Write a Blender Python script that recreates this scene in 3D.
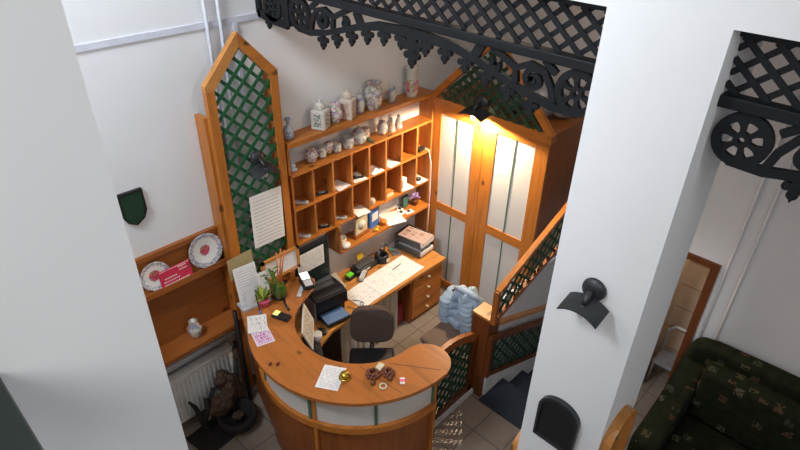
import bpy, bmesh, math, random
from mathutils import Vector, Matrix
random.seed(7)
PI = math.pi
for o in list(bpy.data.objects): bpy.data.objects.remove(o)
S = bpy.context.scene
COL = S.collection

# ------------------------------------------------------------------ camera, world, lights, exposure
def euler_cam(h, t, r):
    fw = Vector((math.sin(h)*math.cos(t), math.cos(h)*math.cos(t), -math.sin(t)))
    rt = Vector((math.cos(h), -math.sin(h), 0)); up = rt.cross(fw)
    r2 = rt*math.cos(r) + up*math.sin(r); u2 = -rt*math.sin(r) + up*math.cos(r)
    m = Matrix((r2, u2, -fw)).transposed()
    return m.to_4x4()
cam_data = bpy.data.cameras.new('camera'); cam = bpy.data.objects.new('camera', cam_data); COL.objects.link(cam)
cam.matrix_world = Matrix.Translation((0, 0, 4.235)) @ euler_cam(math.radians(46.804), math.radians(32.701), math.radians(1.2825))
cam_data.lens = 577.75/800*36; cam_data.sensor_width = 36; cam_data.clip_start = .05
S.camera = cam
W = bpy.data.worlds.new('world'); S.world = W; W.use_nodes = True
W.node_tree.nodes['Background'].inputs[0].default_value = (.86, .92, 1, 1)
W.node_tree.nodes['Background'].inputs[1].default_value = .17
def area(name, loc, target, sx, sy, power, col):
    l = bpy.data.lights.new(name, 'AREA'); l.shape = 'RECTANGLE'; l.size = sx; l.size_y = sy; l.energy = power; l.color = col
    o = bpy.data.objects.new(name, l); COL.objects.link(o); o.location = loc
    o.rotation_euler = (Vector(target)-Vector(loc)).to_track_quat('-Z', 'Y').to_euler(); return o
area('pillar_fill', (-1.9, -1.0, 5.2), (1.6, 1.2, 3.0), 1.9, 1.6, 63, (1, .99, .97))  # unseen area light added behind the camera to brighten the pillar faces
area('reception_warm_fill', (3.3, 2.2, 3.70), (3.2, 2.3, 0), .5, .5, 9, (1, .86, .70))  # added warm light, no fitting known, lifting the reception wall and floor
area('rear_fill', (1.6, -3.4, 4.6), (1.6, 1.2, 3.0), 2.2, 1.3, 43, (.97, .98, 1))  # second added light from behind, brightening the pillar's side face
area('window_daylight', (-1.2, 2.3, 6.2), (2.2, 3.5, 4.6), 1.1, 1.1, 210, (.86, .92, 1))
S.view_settings.view_transform = 'Standard'; S.view_settings.look = 'None'
S.view_settings.exposure = 0.0; S.view_settings.gamma = 1; S.view_settings.use_curve_mapping = False

# ------------------------------------------------------------------ materials
MATS = {}
def newmat(name, rough=.6, spec=.4):
    m = bpy.data.materials.new(name); m.use_nodes = True
    nt = m.node_tree; b = nt.nodes['Principled BSDF']
    b.inputs['Roughness'].default_value = rough; b.inputs['Specular IOR Level'].default_value = spec
    MATS[name] = m
    return m, nt, b
def N(nt, t, **kw):
    n = nt.nodes.new(t)
    for k, v in kw.items():
        if k in n.inputs.keys(): n.inputs[k].default_value = v
        else: setattr(n, k, v)
    return n
def coords(nt, kind='Object', scale=(1, 1, 1), rot=(0, 0, 0), loc=(0, 0, 0)):
    tc = N(nt, 'ShaderNodeTexCoord'); mp = N(nt, 'ShaderNodeMapping')
    mp.inputs['Scale'].default_value = scale; mp.inputs['Rotation'].default_value = rot; mp.inputs['Location'].default_value = loc
    nt.links.new(tc.outputs[kind], mp.inputs['Vector']); return mp.outputs['Vector']
def ramp(nt, fac, stops, interp='LINEAR'):
    r = N(nt, 'ShaderNodeValToRGB'); r.color_ramp.interpolation = interp
    els = r.color_ramp.elements
    while len(els) < len(stops): els.new(.5)
    for e, (p, c) in zip(els, stops):
        e.position = p; e.color = (*c, 1) if len(c) == 3 else c
    nt.links.new(fac, r.inputs[0]); return r.outputs[0]
def mixc(nt, fac, a, b, blend='MIX'):
    m = N(nt, 'ShaderNodeMix', data_type='RGBA', blend_type=blend)
    for sock, v in ((m.inputs[0], fac), (m.inputs[6], a), (m.inputs[7], b)):
        if hasattr(v, 'is_output'): nt.links.new(v, sock)
        elif isinstance(v, (int, float)): sock.default_value = v
        else: sock.default_value = (*v, 1)
    return m.outputs[2]
def mth(nt, op, a, b=None, c=None):
    m = N(nt, 'ShaderNodeMath', operation=op)
    for i, v in enumerate((a, b, c)):
        if v is None: continue
        if hasattr(v, 'is_output'): nt.links.new(v, m.inputs[i])
        else: m.inputs[i].default_value = v
    return m.outputs[0]
def noise(nt, vec, scale=5, detail=4, rough=.5, dist=0):
    n = N(nt, 'ShaderNodeTexNoise'); n.inputs['Scale'].default_value = scale; n.inputs['Detail'].default_value = detail
    n.inputs['Roughness'].default_value = rough; n.inputs['Distortion'].default_value = dist
    nt.links.new(vec, n.inputs['Vector']); return n.outputs['Fac']
def bump(nt, b, h, strength=.2, dist=.01):
    n = N(nt, 'ShaderNodeBump'); n.inputs['Strength'].default_value = strength; n.inputs['Distance'].default_value = dist
    nt.links.new(h, n.inputs['Height']); nt.links.new(n.outputs[0], b.inputs['Normal'])
def plain(name, col, rough=.6, spec=.4, metal=0, var=.08, scale=18):
    m, nt, b = newmat(name, rough, spec); b.inputs['Metallic'].default_value = metal
    f = noise(nt, coords(nt), scale, 3)
    c = ramp(nt, f, [(.25, tuple(x*(1-var) for x in col)), (.75, tuple(min(1, x*(1+var)) for x in col))])
    nt.links.new(c, b.inputs['Base Color']); return m
def wood(name, col, axis=2, rough=.38, knots=True, dark=.62, freq=1.0):
    """pine: grain stretched along the axis, with a few dark knots"""
    m, nt, b = newmat(name, rough, .45)
    sc = [9*freq, 9*freq, 9*freq]; sc[axis] = .9*freq
    v = coords(nt, 'Object', tuple(sc))
    n1 = noise(nt, v, 2.2, 5, .6, .8)
    d = tuple(x*dark for x in col); l = tuple(min(1, x*1.18) for x in col)
    c = ramp(nt, n1, [(.25, d), (.5, col), (.8, l)])
    if knots:
        sk = [5, 5, 5]; sk[axis] = 3
        vo = N(nt, 'ShaderNodeTexVoronoi'); vo.inputs['Scale'].default_value = 1.0
        nt.links.new(coords(nt, 'Object', tuple(sk), loc=(.3, .7, .2)), vo.inputs['Vector'])
        k = ramp(nt, vo.outputs['Distance'], [(.06, (1, 1, 1)), (.13, (0, 0, 0))])
        c = mixc(nt, k, c, tuple(x*.28 for x in col))
    nt.links.new(c, b.inputs['Base Color'])
    bump(nt, b, n1, .08, .003)
    return m
PINE = (.46, .155, .024)
for nm, ax in (('x', 0), ('y', 1), ('z', 2)):
    wood('pine_'+nm, PINE, ax); wood('shelf_'+nm, (.30, .092, .018), ax, rough=.45)
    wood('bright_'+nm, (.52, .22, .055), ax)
for nm, ax in (('x', 0), ('z', 2)): wood('dark_pine_'+nm, (.135, .036, .008), ax, rough=.45)  # darkened pine, newel shade put into the colour; gate and casing share it
wood('counter_top', (.40, .135, .03), 1, rough=.3, freq=.7)
wood('counter_body', (.26, .075, .016), 2, rough=.4, knots=False)
wood('cell_wood', (.38, .13, .025), 2, rough=.55)
def wallmat(name, col):
    m, nt, b = newmat(name, .85, .2)
    f = noise(nt, coords(nt), 1.3, 4); c = ramp(nt, f, [(.3, tuple(x*.97 for x in col)), (.7, col)])
    nt.links.new(c, b.inputs['Base Color']); bump(nt, b, noise(nt, coords(nt), 60, 5), .12, .004); return m
wallmat('plaster', (.80, .80, .80)); wallmat('plaster_warm', (.72, .70, .70)); wallmat('pillar_white', (.80, .80, .80))
def tiles(name, col, grout, size, off=(0, 0), rough=.35, axes='xy'):
    m, nt, b = newmat(name, rough, .4)
    rot = {'xy': (0, 0, 0), 'yz': (PI/2, 0, 0)}[axes]
    v = coords(nt, 'Object', (1, 1, 1), rot, (off[0], off[1], 0))
    br = N(nt, 'ShaderNodeTexBrick'); br.offset = 0; br.squash = 1
    nt.links.new(v, br.inputs['Vector'])
    br.inputs['Scale'].default_value = 1; br.inputs['Brick Width'].default_value = size; br.inputs['Row Height'].default_value = size
    br.inputs['Mortar Size'].default_value = .005; br.inputs['Color1'].default_value = (*col, 1)
    br.inputs['Color2'].default_value = tuple(x*.92 for x in col)+(1,); br.inputs['Mortar'].default_value = (*grout, 1)
    f = noise(nt, coords(nt), 9, 5)
    c = mixc(nt, .5, br.outputs['Color'], ramp(nt, f, [(.3, (.75, .75, .75)), (.7, (1, 1, 1))]), 'MULTIPLY')
    nt.links.new(c, b.inputs['Base Color']); return m
tiles('floor_tile', (.27, .215, .17), (.12, .10, .085), .30, (.13, .04))
tiles('bath_tile', (.62, .47, .34), (.28, .21, .16), .25, (0, 0), .3, 'yz')
plain('black_iron', (.012, .013, .015), .45, .5); plain('frieze_paint', (.008, .009, .011), .55, .25)
plain('lamp_black', (.022, .023, .026), .42, .5)
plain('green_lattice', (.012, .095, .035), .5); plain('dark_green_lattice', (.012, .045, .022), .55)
plain('rail_green', (.018, .03, .025), .4); plain('green_line', (.07, .14, .09), .5)
plain('white_panel', (.58, .57, .55), .45, var=.03, scale=3); plain('white_plastic', (.75, .75, .75), .4); plain('trunk_white', (.64, .65, .72), .5)
plain('radiator_white', (.72, .71, .68), .4); plain('carpet', (.035, .04, .052), .95, .1, var=.3, scale=220)
plain('stringer_white', (.62, .62, .64), .7); plain('black_plastic', (.014, .014, .016), .35); plain('dark_grey', (.06, .06, .065), .45)
plain('mid_grey', (.2, .2, .21), .45); plain('light_grey', (.5, .5, .5), .45); plain('brown_seat', (.15, .105, .08), .9, .1, var=.2, scale=120)
plain('brown_back', (.082, .058, .048), .85, .15, var=.2, scale=120); plain('jacket_blue', (.31, .40, .50), .6, .3, var=.1)
plain('beige', (.62, .55, .38), .6); plain('beige_phone', (.5, .46, .38), .45); plain('card_tan', (.40, .33, .17), .7); plain('printer_side', (.27, .26, .31), .4); plain('bird_green', (.10, .10, .05), .5, var=.4); plain('screen_dark', (.012, .020, .020), .25); plain('gold', (.55, .36, .06), .3, .5, 1); plain('pink_pot', (.7, .12, .25), .5)
plain('leaf', (.10, .17, .03), .5, var=.3); plain('leaf_yellow', (.45, .45, .06), .5, var=.3); plain('green_glass', (.06, .11, .015), .2, .6)
plain('stick_orange', (.6, .16, .04), .5); plain('blue', (.05, .16, .5), .4); plain('yellow', (.75, .5, .02), .5); plain('orange', (.8, .22, .02), .45)
plain('lime', (.15, .65, .04), .4); plain('red_bag', (.28, .02, .03), .5); plain('sign_red', (.52, .025, .07), .5); plain('white_paint', (.8, .78, .78), .5)
plain('mauve', (.40, .26, .55), .7, var=.25); plain('bead_brown', (.16, .05, .025), .4); plain('curtain_cloth', (.66, .61, .52), .9, .1)
plain('driftwood', (.06, .035, .02), .85, var=.4); plain('dark_branch', (.018, .014, .013), .8); plain('basket', (.014, .011, .010), .85, var=.4, scale=80)
plain('teal', (.05, .2, .17), .5); plain('screen_glow', (.7, .8, .9), .2); plain('blue_tray', (.13, .20, .34), .3); plain('cup_white', (.72, .70, .66), .3)
plain('red_dark', (.12, .008, .008), .5); plain('bag_clear', (.33, .33, .34), .3, .6); plain('plinth', (.3, .22, .13), .6)
m, nt, b = newmat('glow_bulb', .3); b.inputs['Emission Color'].default_value = (1, .78, .45, 1); b.inputs['Emission Strength'].default_value = 25
m, nt, b = newmat('lcd', .3); b.inputs['Base Color'].default_value = (.6, .7, .8, 1); b.inputs['Emission Color'].default_value = (.85, .94, 1, 1); b.inputs['Emission Strength'].default_value = 1.1
m, nt, b = newmat('lcd_yellow', .3); b.inputs['Base Color'].default_value = (.8, .7, .2, 1); b.inputs['Emission Color'].default_value = (1, .85, .25, 1); b.inputs['Emission Strength'].default_value = .6
def paper(name, col=(.76, .75, .74), ink=(.40, .40, .42), rows=22, ax=1, dens=.5, thick=.45):
    """printed lines laid in the sheet's own 0..1 frame"""
    m, nt, b = newmat(name, .8, .2)
    tc = N(nt, 'ShaderNodeTexCoord'); sp = N(nt, 'ShaderNodeSeparateXYZ'); nt.links.new(tc.outputs['Generated'], sp.inputs[0])
    u, v = sp.outputs[0], sp.outputs[1]
    row = mth(nt, 'MULTIPLY', v, rows); fr = mth(nt, 'FRACT', row); ln = mth(nt, 'LESS_THAN', fr, thick)
    rid = mth(nt, 'FLOOR', row)
    cb = N(nt, 'ShaderNodeCombineXYZ'); nt.links.new(mth(nt, 'MULTIPLY', u, 9), cb.inputs[0]); nt.links.new(mth(nt, 'MULTIPLY', rid, 7.3), cb.inputs[1])
    nz = noise(nt, cb.outputs[0], 3, 2); on = mth(nt, 'GREATER_THAN', nz, 1-dens)
    inside = mth(nt, 'MULTIPLY', mth(nt, 'LESS_THAN', mth(nt, 'ABSOLUTE', mth(nt, 'SUBTRACT', u, .5)), .42), mth(nt, 'LESS_THAN', mth(nt, 'ABSOLUTE', mth(nt, 'SUBTRACT', v, .5)), .44))
    f = mth(nt, 'MULTIPLY', mth(nt, 'MULTIPLY', ln, on), inside)
    nt.links.new(mixc(nt, f, col, ink), b.inputs['Base Color']); return m
paper('notice', ink=(.5, .5, .52), rows=15, dens=.62, thick=.3); paper('form', rows=16, dens=.5); paper('blank', rows=3, dens=.2, ink=(.6, .6, .62))
paper('ledger', rows=9, dens=.45, ink=(.5, .42, .45), thick=.3); paper('newsprint', (.66, .62, .56), (.34, .30, .26), 9, dens=.55, thick=.75)
paper('flyer_pink', (.66, .58, .66), (.42, .12, .34), 6, dens=.5, thick=.9); paper('flyer_dark', (.66, .64, .64), (.26, .32, .34), 7, dens=.42, thick=.9)
paper('magazine', (.50, .36, .32), (.14, .08, .07), 4, dens=.45, thick=.8); paper('leaflet', (.70, .70, .69), (.15, .15, .17), 5, dens=.3)
def ceramic(name, cols, sc=38, amount=.40, base=(.58, .55, .49), zlo=-9, zhi=9, motif=False):
    m, nt, b = newmat(name, .16, .5)
    v = coords(nt); vo = N(nt, 'ShaderNodeTexVoronoi'); vo.inputs['Scale'].default_value = sc; nt.links.new(v, vo.inputs['Vector'])
    near = mth(nt, 'LESS_THAN', vo.outputs['Distance'], .60)
    sep = N(nt, 'ShaderNodeSeparateColor'); nt.links.new(vo.outputs['Color'], sep.inputs[0])
    n = len(cols); fl = ramp(nt, sep.outputs[0], [(i/n, c) for i, c in enumerate(cols)], 'CONSTANT')
    sp = N(nt, 'ShaderNodeSeparateXYZ'); nt.links.new(v, sp.inputs[0])
    if motif:
        ax = mth(nt, 'MINIMUM', mth(nt, 'ABSOLUTE', sp.outputs[0]), mth(nt, 'ABSOLUTE', sp.outputs[1]))
        big = mth(nt, 'LESS_THAN', mth(nt, 'ADD', ax, mth(nt, 'MULTIPLY', noise(nt, v, 60, 2), .025)), .046)
    else: big = mth(nt, 'GREATER_THAN', noise(nt, v, 14, 2), 1-amount)
    band = mth(nt, 'MULTIPLY', mth(nt, 'GREATER_THAN', sp.outputs[2], zlo), mth(nt, 'LESS_THAN', sp.outputs[2], zhi))
    f = mth(nt, 'MULTIPLY', mth(nt, 'MULTIPLY', near, big), band)
    nt.links.new(mixc(nt, mth(nt, 'MULTIPLY', f, .72), base, fl), b.inputs['Base Color']); return m
ceramic('c_blue', [(.10, .16, .35), (.22, .30, .45)], 60, .6, (.52, .56, .60))
ceramic('c_green', [(.02, .10, .07), (.05, .16, .12), (.03, .09, .11)], 80, .50, zlo=.03, zhi=.14, motif=True)
ceramic('c_pink', [(.36, .08, .16), (.12, .10, .26), (.12, .22, .10), (.4, .18, .26)], 44, .62)
ceramic('c_rose', [(.40, .14, .14), (.42, .27, .22)], 80, .45, (.58, .50, .42), .03, .15, True)
ceramic('c_mixed', [(.14, .18, .32), (.36, .09, .14), (.18, .26, .14)], 38, .55)
ceramic('c_red', [(.48, .03, .09), (.5, .1, .2), (.35, .35, .05), (.1, .18, .3)], 26, .66, zlo=.05, zhi=.17)
def plate_mat(name, edge):
    m, nt, b = newmat(name, .2, .5)
    v = coords(nt); ln = N(nt, 'ShaderNodeVectorMath', operation='LENGTH'); nt.links.new(v, ln.inputs[0]); r = ln.outputs['Value']
    vo = N(nt, 'ShaderNodeTexVoronoi'); vo.inputs['Scale'].default_value = 60; nt.links.new(v, vo.inputs['Vector'])
    sep = N(nt, 'ShaderNodeSeparateColor'); nt.links.new(vo.outputs['Color'], sep.inputs[0])
    fl = ramp(nt, sep.outputs[0], [(0, (.45, .06, .10)), (.45, (.5, .15, .12)), (.7, (.15, .25, .08)), (.85, (.3, .3, .35))], 'CONSTANT')
    core = mth(nt, 'LESS_THAN', mth(nt, 'ADD', r, mth(nt, 'MULTIPLY', noise(nt, v, 40, 2), .02)), .054)
    rim = mth(nt, 'GREATER_THAN', mth(nt, 'ADD', r, mth(nt, 'MULTIPLY', noise(nt, v, 70, 1), .02)), edge)
    c = mixc(nt, core, (.72, .69, .64), fl)
    c = mixc(nt, rim, c, ramp(nt, noise(nt, v, 90, 1), [(.45, (.25, .23, .30)), (.55, (.6, .58, .55))]))
    nt.links.new(c, b.inputs['Base Color']); return m
plate_mat('plate_big', .115); plate_mat('plate_small', .094)
def sofa_mat():
    m, nt, b = newmat('sofa_fabric', .95, .08)
    v = coords(nt, 'Object', (1, 1, 1))
    base = ramp(nt, noise(nt, v, 14, 4), [(.3, (.010, .013, .007)), (.7, (.020, .023, .012))])
    br = N(nt, 'ShaderNodeTexVoronoi', distance='CHEBYCHEV'); br.inputs['Scale'].default_value = 9; br.inputs['Randomness'].default_value = .8
    nt.links.new(v, br.inputs['Vector'])
    sep = N(nt, 'ShaderNodeSeparateColor'); nt.links.new(br.outputs['Color'], sep.inputs[0])
    f = mth(nt, 'MULTIPLY', mth(nt, 'LESS_THAN', br.outputs['Distance'], .27), mth(nt, 'GREATER_THAN', sep.outputs[0], .30))
    f = mth(nt, 'MULTIPLY', f, mth(nt, 'GREATER_THAN', noise(nt, v, 55, 2), .46))
    mot = ramp(nt, sep.outputs[1], [(0, (.075, .066, .038)), (.35, (.085, .05, .032)), (.6, (.05, .056, .035)), (.85, (.10, .09, .06))], 'CONSTANT')
    nt.links.new(mixc(nt, f, base, mot), b.inputs['Base Color'])
sofa_mat()

# ------------------------------------------------------------------ mesh building
class MB:
    def __init__(s): s.v = []; s.f = []; s.sm = []
    def add(s, vs, fs, M=None, smooth=False):
        n = len(s.v)
        for p in vs:
            p = Vector(p); s.v.append(M @ p if M else p)
        for f in fs: s.f.append([i+n for i in f]); s.sm.append(smooth)
        return s
    def box(s, x0, x1, y0, y1, z0, z1, M=None, bev=0, seg=2):
        if bev:
            bm = bmesh.new(); bmesh.ops.create_cube(bm, size=1)
            for v in bm.verts: v.co = Vector(((x0+x1)/2+v.co.x*(x1-x0), (y0+y1)/2+v.co.y*(y1-y0), (z0+z1)/2+v.co.z*(z1-z0)))
            bmesh.ops.bevel(bm, geom=bm.edges[:], offset=bev, segments=seg, affect='EDGES', profile=.5)
            bm.verts.index_update()
            s.add([v.co.copy() for v in bm.verts], [[v.index for v in f.verts] for f in bm.faces], M, bev > .012); bm.free(); return s
        vs = [(x, y, z) for x in (x0, x1) for y in (y0, y1) for z in (z0, z1)]
        return s.add(vs, [(0, 1, 3, 2), (4, 6, 7, 5), (0, 4, 5, 1), (2, 3, 7, 6), (0, 2, 6, 4), (1, 5, 7, 3)], M)
    def prism(s, poly, t0, t1, to3, M=None, smooth=False):
        """poly: 2D outline; to3(u, v, t) -> 3D; t0..t1 thickness"""
        n = len(poly); vs = [to3(u, v, t0) for u, v in poly]+[to3(u, v, t1) for u, v in poly]
        s.add(vs, [list(range(n))[::-1], list(range(n, 2*n))]+[(i, (i+1) % n, n+(i+1) % n, n+i) for i in range(n)], M); return s
    def lathe(s, prof, c=(0, 0, 0), n=20, M=None, cap=True):
        vs = []; fs = []; k = len(prof)
        for r, z in prof:
            for i in range(n):
                a = 2*PI*i/n; vs.append((c[0]+r*math.cos(a), c[1]+r*math.sin(a), c[2]+z))
        for j in range(k-1):
            for i in range(n): fs.append((j*n+i, j*n+(i+1) % n, (j+1)*n+(i+1) % n, (j+1)*n+i))
        if cap: fs.append(list(range(n))[::-1]); fs.append([(k-1)*n+i for i in range(n)])
        return s.add(vs, fs, M, True)
    def tube(s, pts, r, n=8, M=None):
        pts = [Vector(p) for p in pts]; rs = r if isinstance(r, (list, tuple)) else [r]*len(pts)
        vs = []; fs = []; prev = None
        for i, p in enumerate(pts):
            d = (pts[min(i+1, len(pts)-1)]-pts[max(i-1, 0)]).normalized()
            a = prev if prev is not None else (Vector((0, 0, 1)) if abs(d.z) < .9 else Vector((1, 0, 0)))
            x = (a-d*a.dot(d)).normalized(); y = d.cross(x); prev = x
            for k in range(n):
                t = 2*PI*k/n; vs.append(p+(x*math.cos(t)+y*math.sin(t))*rs[i])
        for i in range(len(pts)-1):
            for k in range(n): fs.append((i*n+k, i*n+(k+1) % n, (i+1)*n+(k+1) % n, (i+1)*n+k))
        fs.append(list(range(n))[::-1]); fs.append([(len(pts)-1)*n+k for k in range(n)])
        return s.add(vs, fs, M, True)
    def ell(s, c, rx, ry, rz, n=14, m=9, M=None):
        vs = []; fs = []
        for j in range(m+1):
            ph = PI*j/m
            for i in range(n):
                a = 2*PI*i/n; vs.append((c[0]+rx*math.sin(ph)*math.cos(a), c[1]+ry*math.sin(ph)*math.sin(a), c[2]-rz*math.cos(ph)))
        for j in range(m):
            for i in range(n): fs.append((j*n+i, j*n+(i+1) % n, (j+1)*n+(i+1) % n, (j+1)*n+i))
        return s.add(vs, fs, M, True)
    def ribbon(s, pts, w, t0, t1, to3):
        """flat strip of width w along a 2D path, given thickness"""
        n = len(pts); ws = w if isinstance(w, (list, tuple)) else [w]*n; L = []; R = []
        for i in range(n):
            a = Vector(pts[max(i-1, 0)]); b_ = Vector(pts[min(i+1, n-1)]); d = (b_-a).normalized(); q = Vector((-d.y, d.x)); p = Vector(pts[i])
            L.append(p+q*ws[i]/2); R.append(p-q*ws[i]/2)
        vs = [to3(p.x, p.y, t) for t in (t0, t1) for p in L+R]; fs = []
        for i in range(n-1):
            a, b2, c, d = i, i+1, n+i+1, n+i; o = 2*n
            fs += [(a, b2, c, d), (a+o, d+o, c+o, b2+o), (a, a+o, b2+o, b2), (d, c, c+o, d+o)]
        fs += [(0, n, 3*n, 2*n), (n-1, 3*n-1, 4*n-1, 2*n-1)]
        return s.add(vs, fs)
    def lattice(s, poly, step, w, t0, t1, to3, ang=(45, 135), phase=0):
        """crossed slats clipped to a convex outline, the two directions lying one on the other"""
        tm = (t0+t1)/2
        for k, a in enumerate(ang):
            d = Vector((math.cos(math.radians(a)), math.sin(math.radians(a)))); q = Vector((-d.y, d.x))
            offs = [q.dot(Vector(p)) for p in poly]; o = math.floor(min(offs)/step)*step+phase*step
            ta, tb = (t0, tm) if k == 0 else (tm, t1)
            while o < max(offs):
                hits = []
                for i in range(len(poly)):
                    a2, b2 = Vector(poly[i]), Vector(poly[(i+1) % len(poly)]); da, db = q.dot(a2)-o, q.dot(b2)-o
                    if (da < 0) != (db < 0): hits.append(a2+(b2-a2)*(da/(da-db)))
                if len(hits) == 2 and (hits[0]-hits[1]).length > w:
                    p0, p1 = hits; h = q*w/2
                    s.prism([(p0-h)[:], (p1-h)[:], (p1+h)[:], (p0+h)[:]], ta, tb, to3)
                o += step
        return s
def YZ(x):  return lambda u, v, t: (x+t, u, v)      # outline in (y, z)
def XZ(y):  return lambda u, v, t: (u, y+t, v)      # outline in (x, z)
def XY(z):  return lambda u, v, t: (u, v, z+t)
def thing(name, label, cat, loc=(0, 0, 0), rz=0, group=None):
    o = bpy.data.objects.new(name, None); COL.objects.link(o); o.empty_display_size = .05
    o.location = loc; o.rotation_euler = (0, 0, rz); tag(o, label, cat, group); return o
def tag(o, label, cat, group=None, kind=None):
    o['label'] = label
    if cat: o['category'] = cat
    if group: o['group'] = group
    if kind: o['kind'] = kind
    return o
def obj(name, mb, mat, parent=None, local=False, loc=None, rot=None):
    """parts built in world coordinates are shifted to their parent's origin; local=True: already in its frame"""
    off = Vector((0, 0, 0))
    if parent is not None and not local:
        p = parent
        while p: off += p.location; p = p.parent
    me = bpy.data.meshes.new(name); me.from_pydata([v-off for v in mb.v], [], mb.f); me.update()
    bm = bmesh.new(); bm.from_mesh(me); bmesh.ops.recalc_face_normals(bm, faces=bm.faces[:]); bm.to_mesh(me); bm.free()
    for p, s in zip(me.polygons, mb.sm): p.use_smooth = s
    me.materials.append(MATS[mat])
    o = bpy.data.objects.new(name, me); COL.objects.link(o)
    if parent is not None: o.parent = parent
    if loc is not None: o.location = loc
    if rot is not None: o.rotation_euler = rot
    return o
def struct(name, mb, mat, label=None):
    o = obj(name, mb, mat); o['kind'] = 'structure'
    if label: o['label'] = label
    return o
def single(name, mb, mat, label, cat, base, group=None, rz=0):
    """a thing that is one mesh, built about its own origin"""
    o = obj(name, mb, mat, loc=base, rot=(0, 0, rz)); return tag(o, label, cat, group)
def B(*a, **k): return MB().box(*a, **k)
def arc(cx, cy, r, a0, a1, n): return [(cx+r*math.cos(math.radians(a0+(a1-a0)*i/n)), cy+r*math.sin(math.radians(a0+(a1-a0)*i/n))) for i in range(n+1)]

# ================================================================== setting
WY = 3.66
fl = MB()
fl.box(-3.2, 3.54, -3, WY, -.1, 0).box(3.54, 6, -3, 1.0, -.1, 0).box(3.54, 6, 2.0, WY, -.1, 0)
struct('floor', fl, 'floor_tile')
struct('wall_back', B(-3.2, 6, WY, WY+.15, 0, 6.5), 'plaster')
struct('wall_far', B(4.9, 5.05, 1.0, WY, -1.5, 3.76), 'plaster_warm')
rw = MB().box(4.25, 4.4, -3, .645, 0, 3.76).box(4.25, 4.4, .645, 1.0, 1.655, 3.76).box(4.25, 4.4, .965, 1.0, 0, 1.655)
struct('wall_right', rw, 'plaster_warm')
struct('wall_stair_side', B(4.4, 4.9, .985, 1.0, -1.5, 3.76), 'plaster_warm')
struct('ceiling', B(2.5, 5.05, -3, WY, 3.76, 3.9), 'plaster_warm')
struct('wall_beam', B(2.25, 2.5, -3, WY, 3.752, 6.5), 'pillar_white', 'white beam above the black openwork friezes')
struct('wall_pillar', B(2.25, 2.72, .572, 1.038, 0, 3.752), 'pillar_white', 'white square pillar carrying the black barrel-hood lamp')
struct('wall_left', B(-1.2, .37, 1.2, 1.5, 0, 6.5), 'pillar_white', 'broad white pier filling the left edge')
struct('floor_gallery', B(-3.2, .30, -3, 1.2, 1.95, 2.13), 'plaster', 'unseen gallery floor slab added to shade the room below')  # out of view; put in to block ambient light from the lower room
struct('shade_slab_left', B(-3.2, .44, 1.5, WY, 2.3, 2.45), 'plaster')  # hidden slab added to keep daylight off the radiator corner
struct('shade_wall_left', B(-.4, -.25, 1.5, WY, 0, 2.3), 'plaster')  # hidden wall added to cut light reaching the lower left
# tiled room beyond the doorway
struct('wall_tiled', B(4.80, 4.88, -.6, .985, 0, 2.4), 'bath_tile')
struct('wall_tiled_side', B(4.4, 4.8, .97, .985, 0, 2.4), 'bath_tile')
d = MB().box(4.225, 4.42, .645, .705, 0, 1.665).box(4.225, 4.42, .705, .965, 1.615, 1.665)
struct('door_1', d, 'dark_pine_z', 'doorway with a reddish wood casing by the sofa')
# stairs going down
st = MB()
for k, (xa, xb) in enumerate(((3.54, 3.92), (3.92, 4.30), (4.30, 4.68), (4.68, 4.9))): st.box(xa, xb, 1.04, 1.985, -1.5, -.17*(k+1))
struct('stair_steps', st, 'carpet', 'dark carpeted steps going down beside the white pillar')
struct('floor_landing', B(3.165, 3.54, 1.04, 1.93, 0, .012), 'carpet', 'dark carpeted landing at the head of the stairs')
sw = MB().box(3.37, 4.9, 1.985, 2.0, -1.5, 1.02)
struct('wall_stringer', sw, 'stringer_white', 'white wall between the two sloping lattices')
so = MB().prism([(3.24, .01), (3.54, .01), (3.54, -.17), (3.92, -.17), (3.92, -.34), (4.30, -.34), (4.30, -.51), (4.68, -.51), (4.68, -.68), (4.9, -.68), (4.9, -.44), (3.24, .27)], 0, .06, XZ(1.925))
struct('trim_9', so, 'stringer_white', 'white sawtooth string under the descending lattice')
# cable trunking and pipes on the back wall
tr = MB().box(.2, 2.5, WY-.012, WY, 3.235, 3.275); struct('trim_1', tr, 'trunk_white', 'white cable trunking along the back wall')
struct('trim_2', MB().box(2.16, 2.19, WY-.02, WY, 2.6, 3.235), 'trunk_white', 'white vertical trunking behind the lattice panel peak')
for i, x in enumerate((1.955, 2.055)):
    struct('trim_%d' % (3+i), MB().tube([(x, WY-.035, 2.2), (x, WY-.035, 4.2)], .013, 10), 'trunk_white', 'white heating pipe running up the back wall')
for i, y in enumerate((.70, .59)):
    struct('trim_%d' % (5+i), MB().tube([(4.238, y-.1, 0), (4.238, y-.1, 3.7)], .010, 10), 'plaster_warm', 'white pipe up the wall over the sofa')

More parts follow.
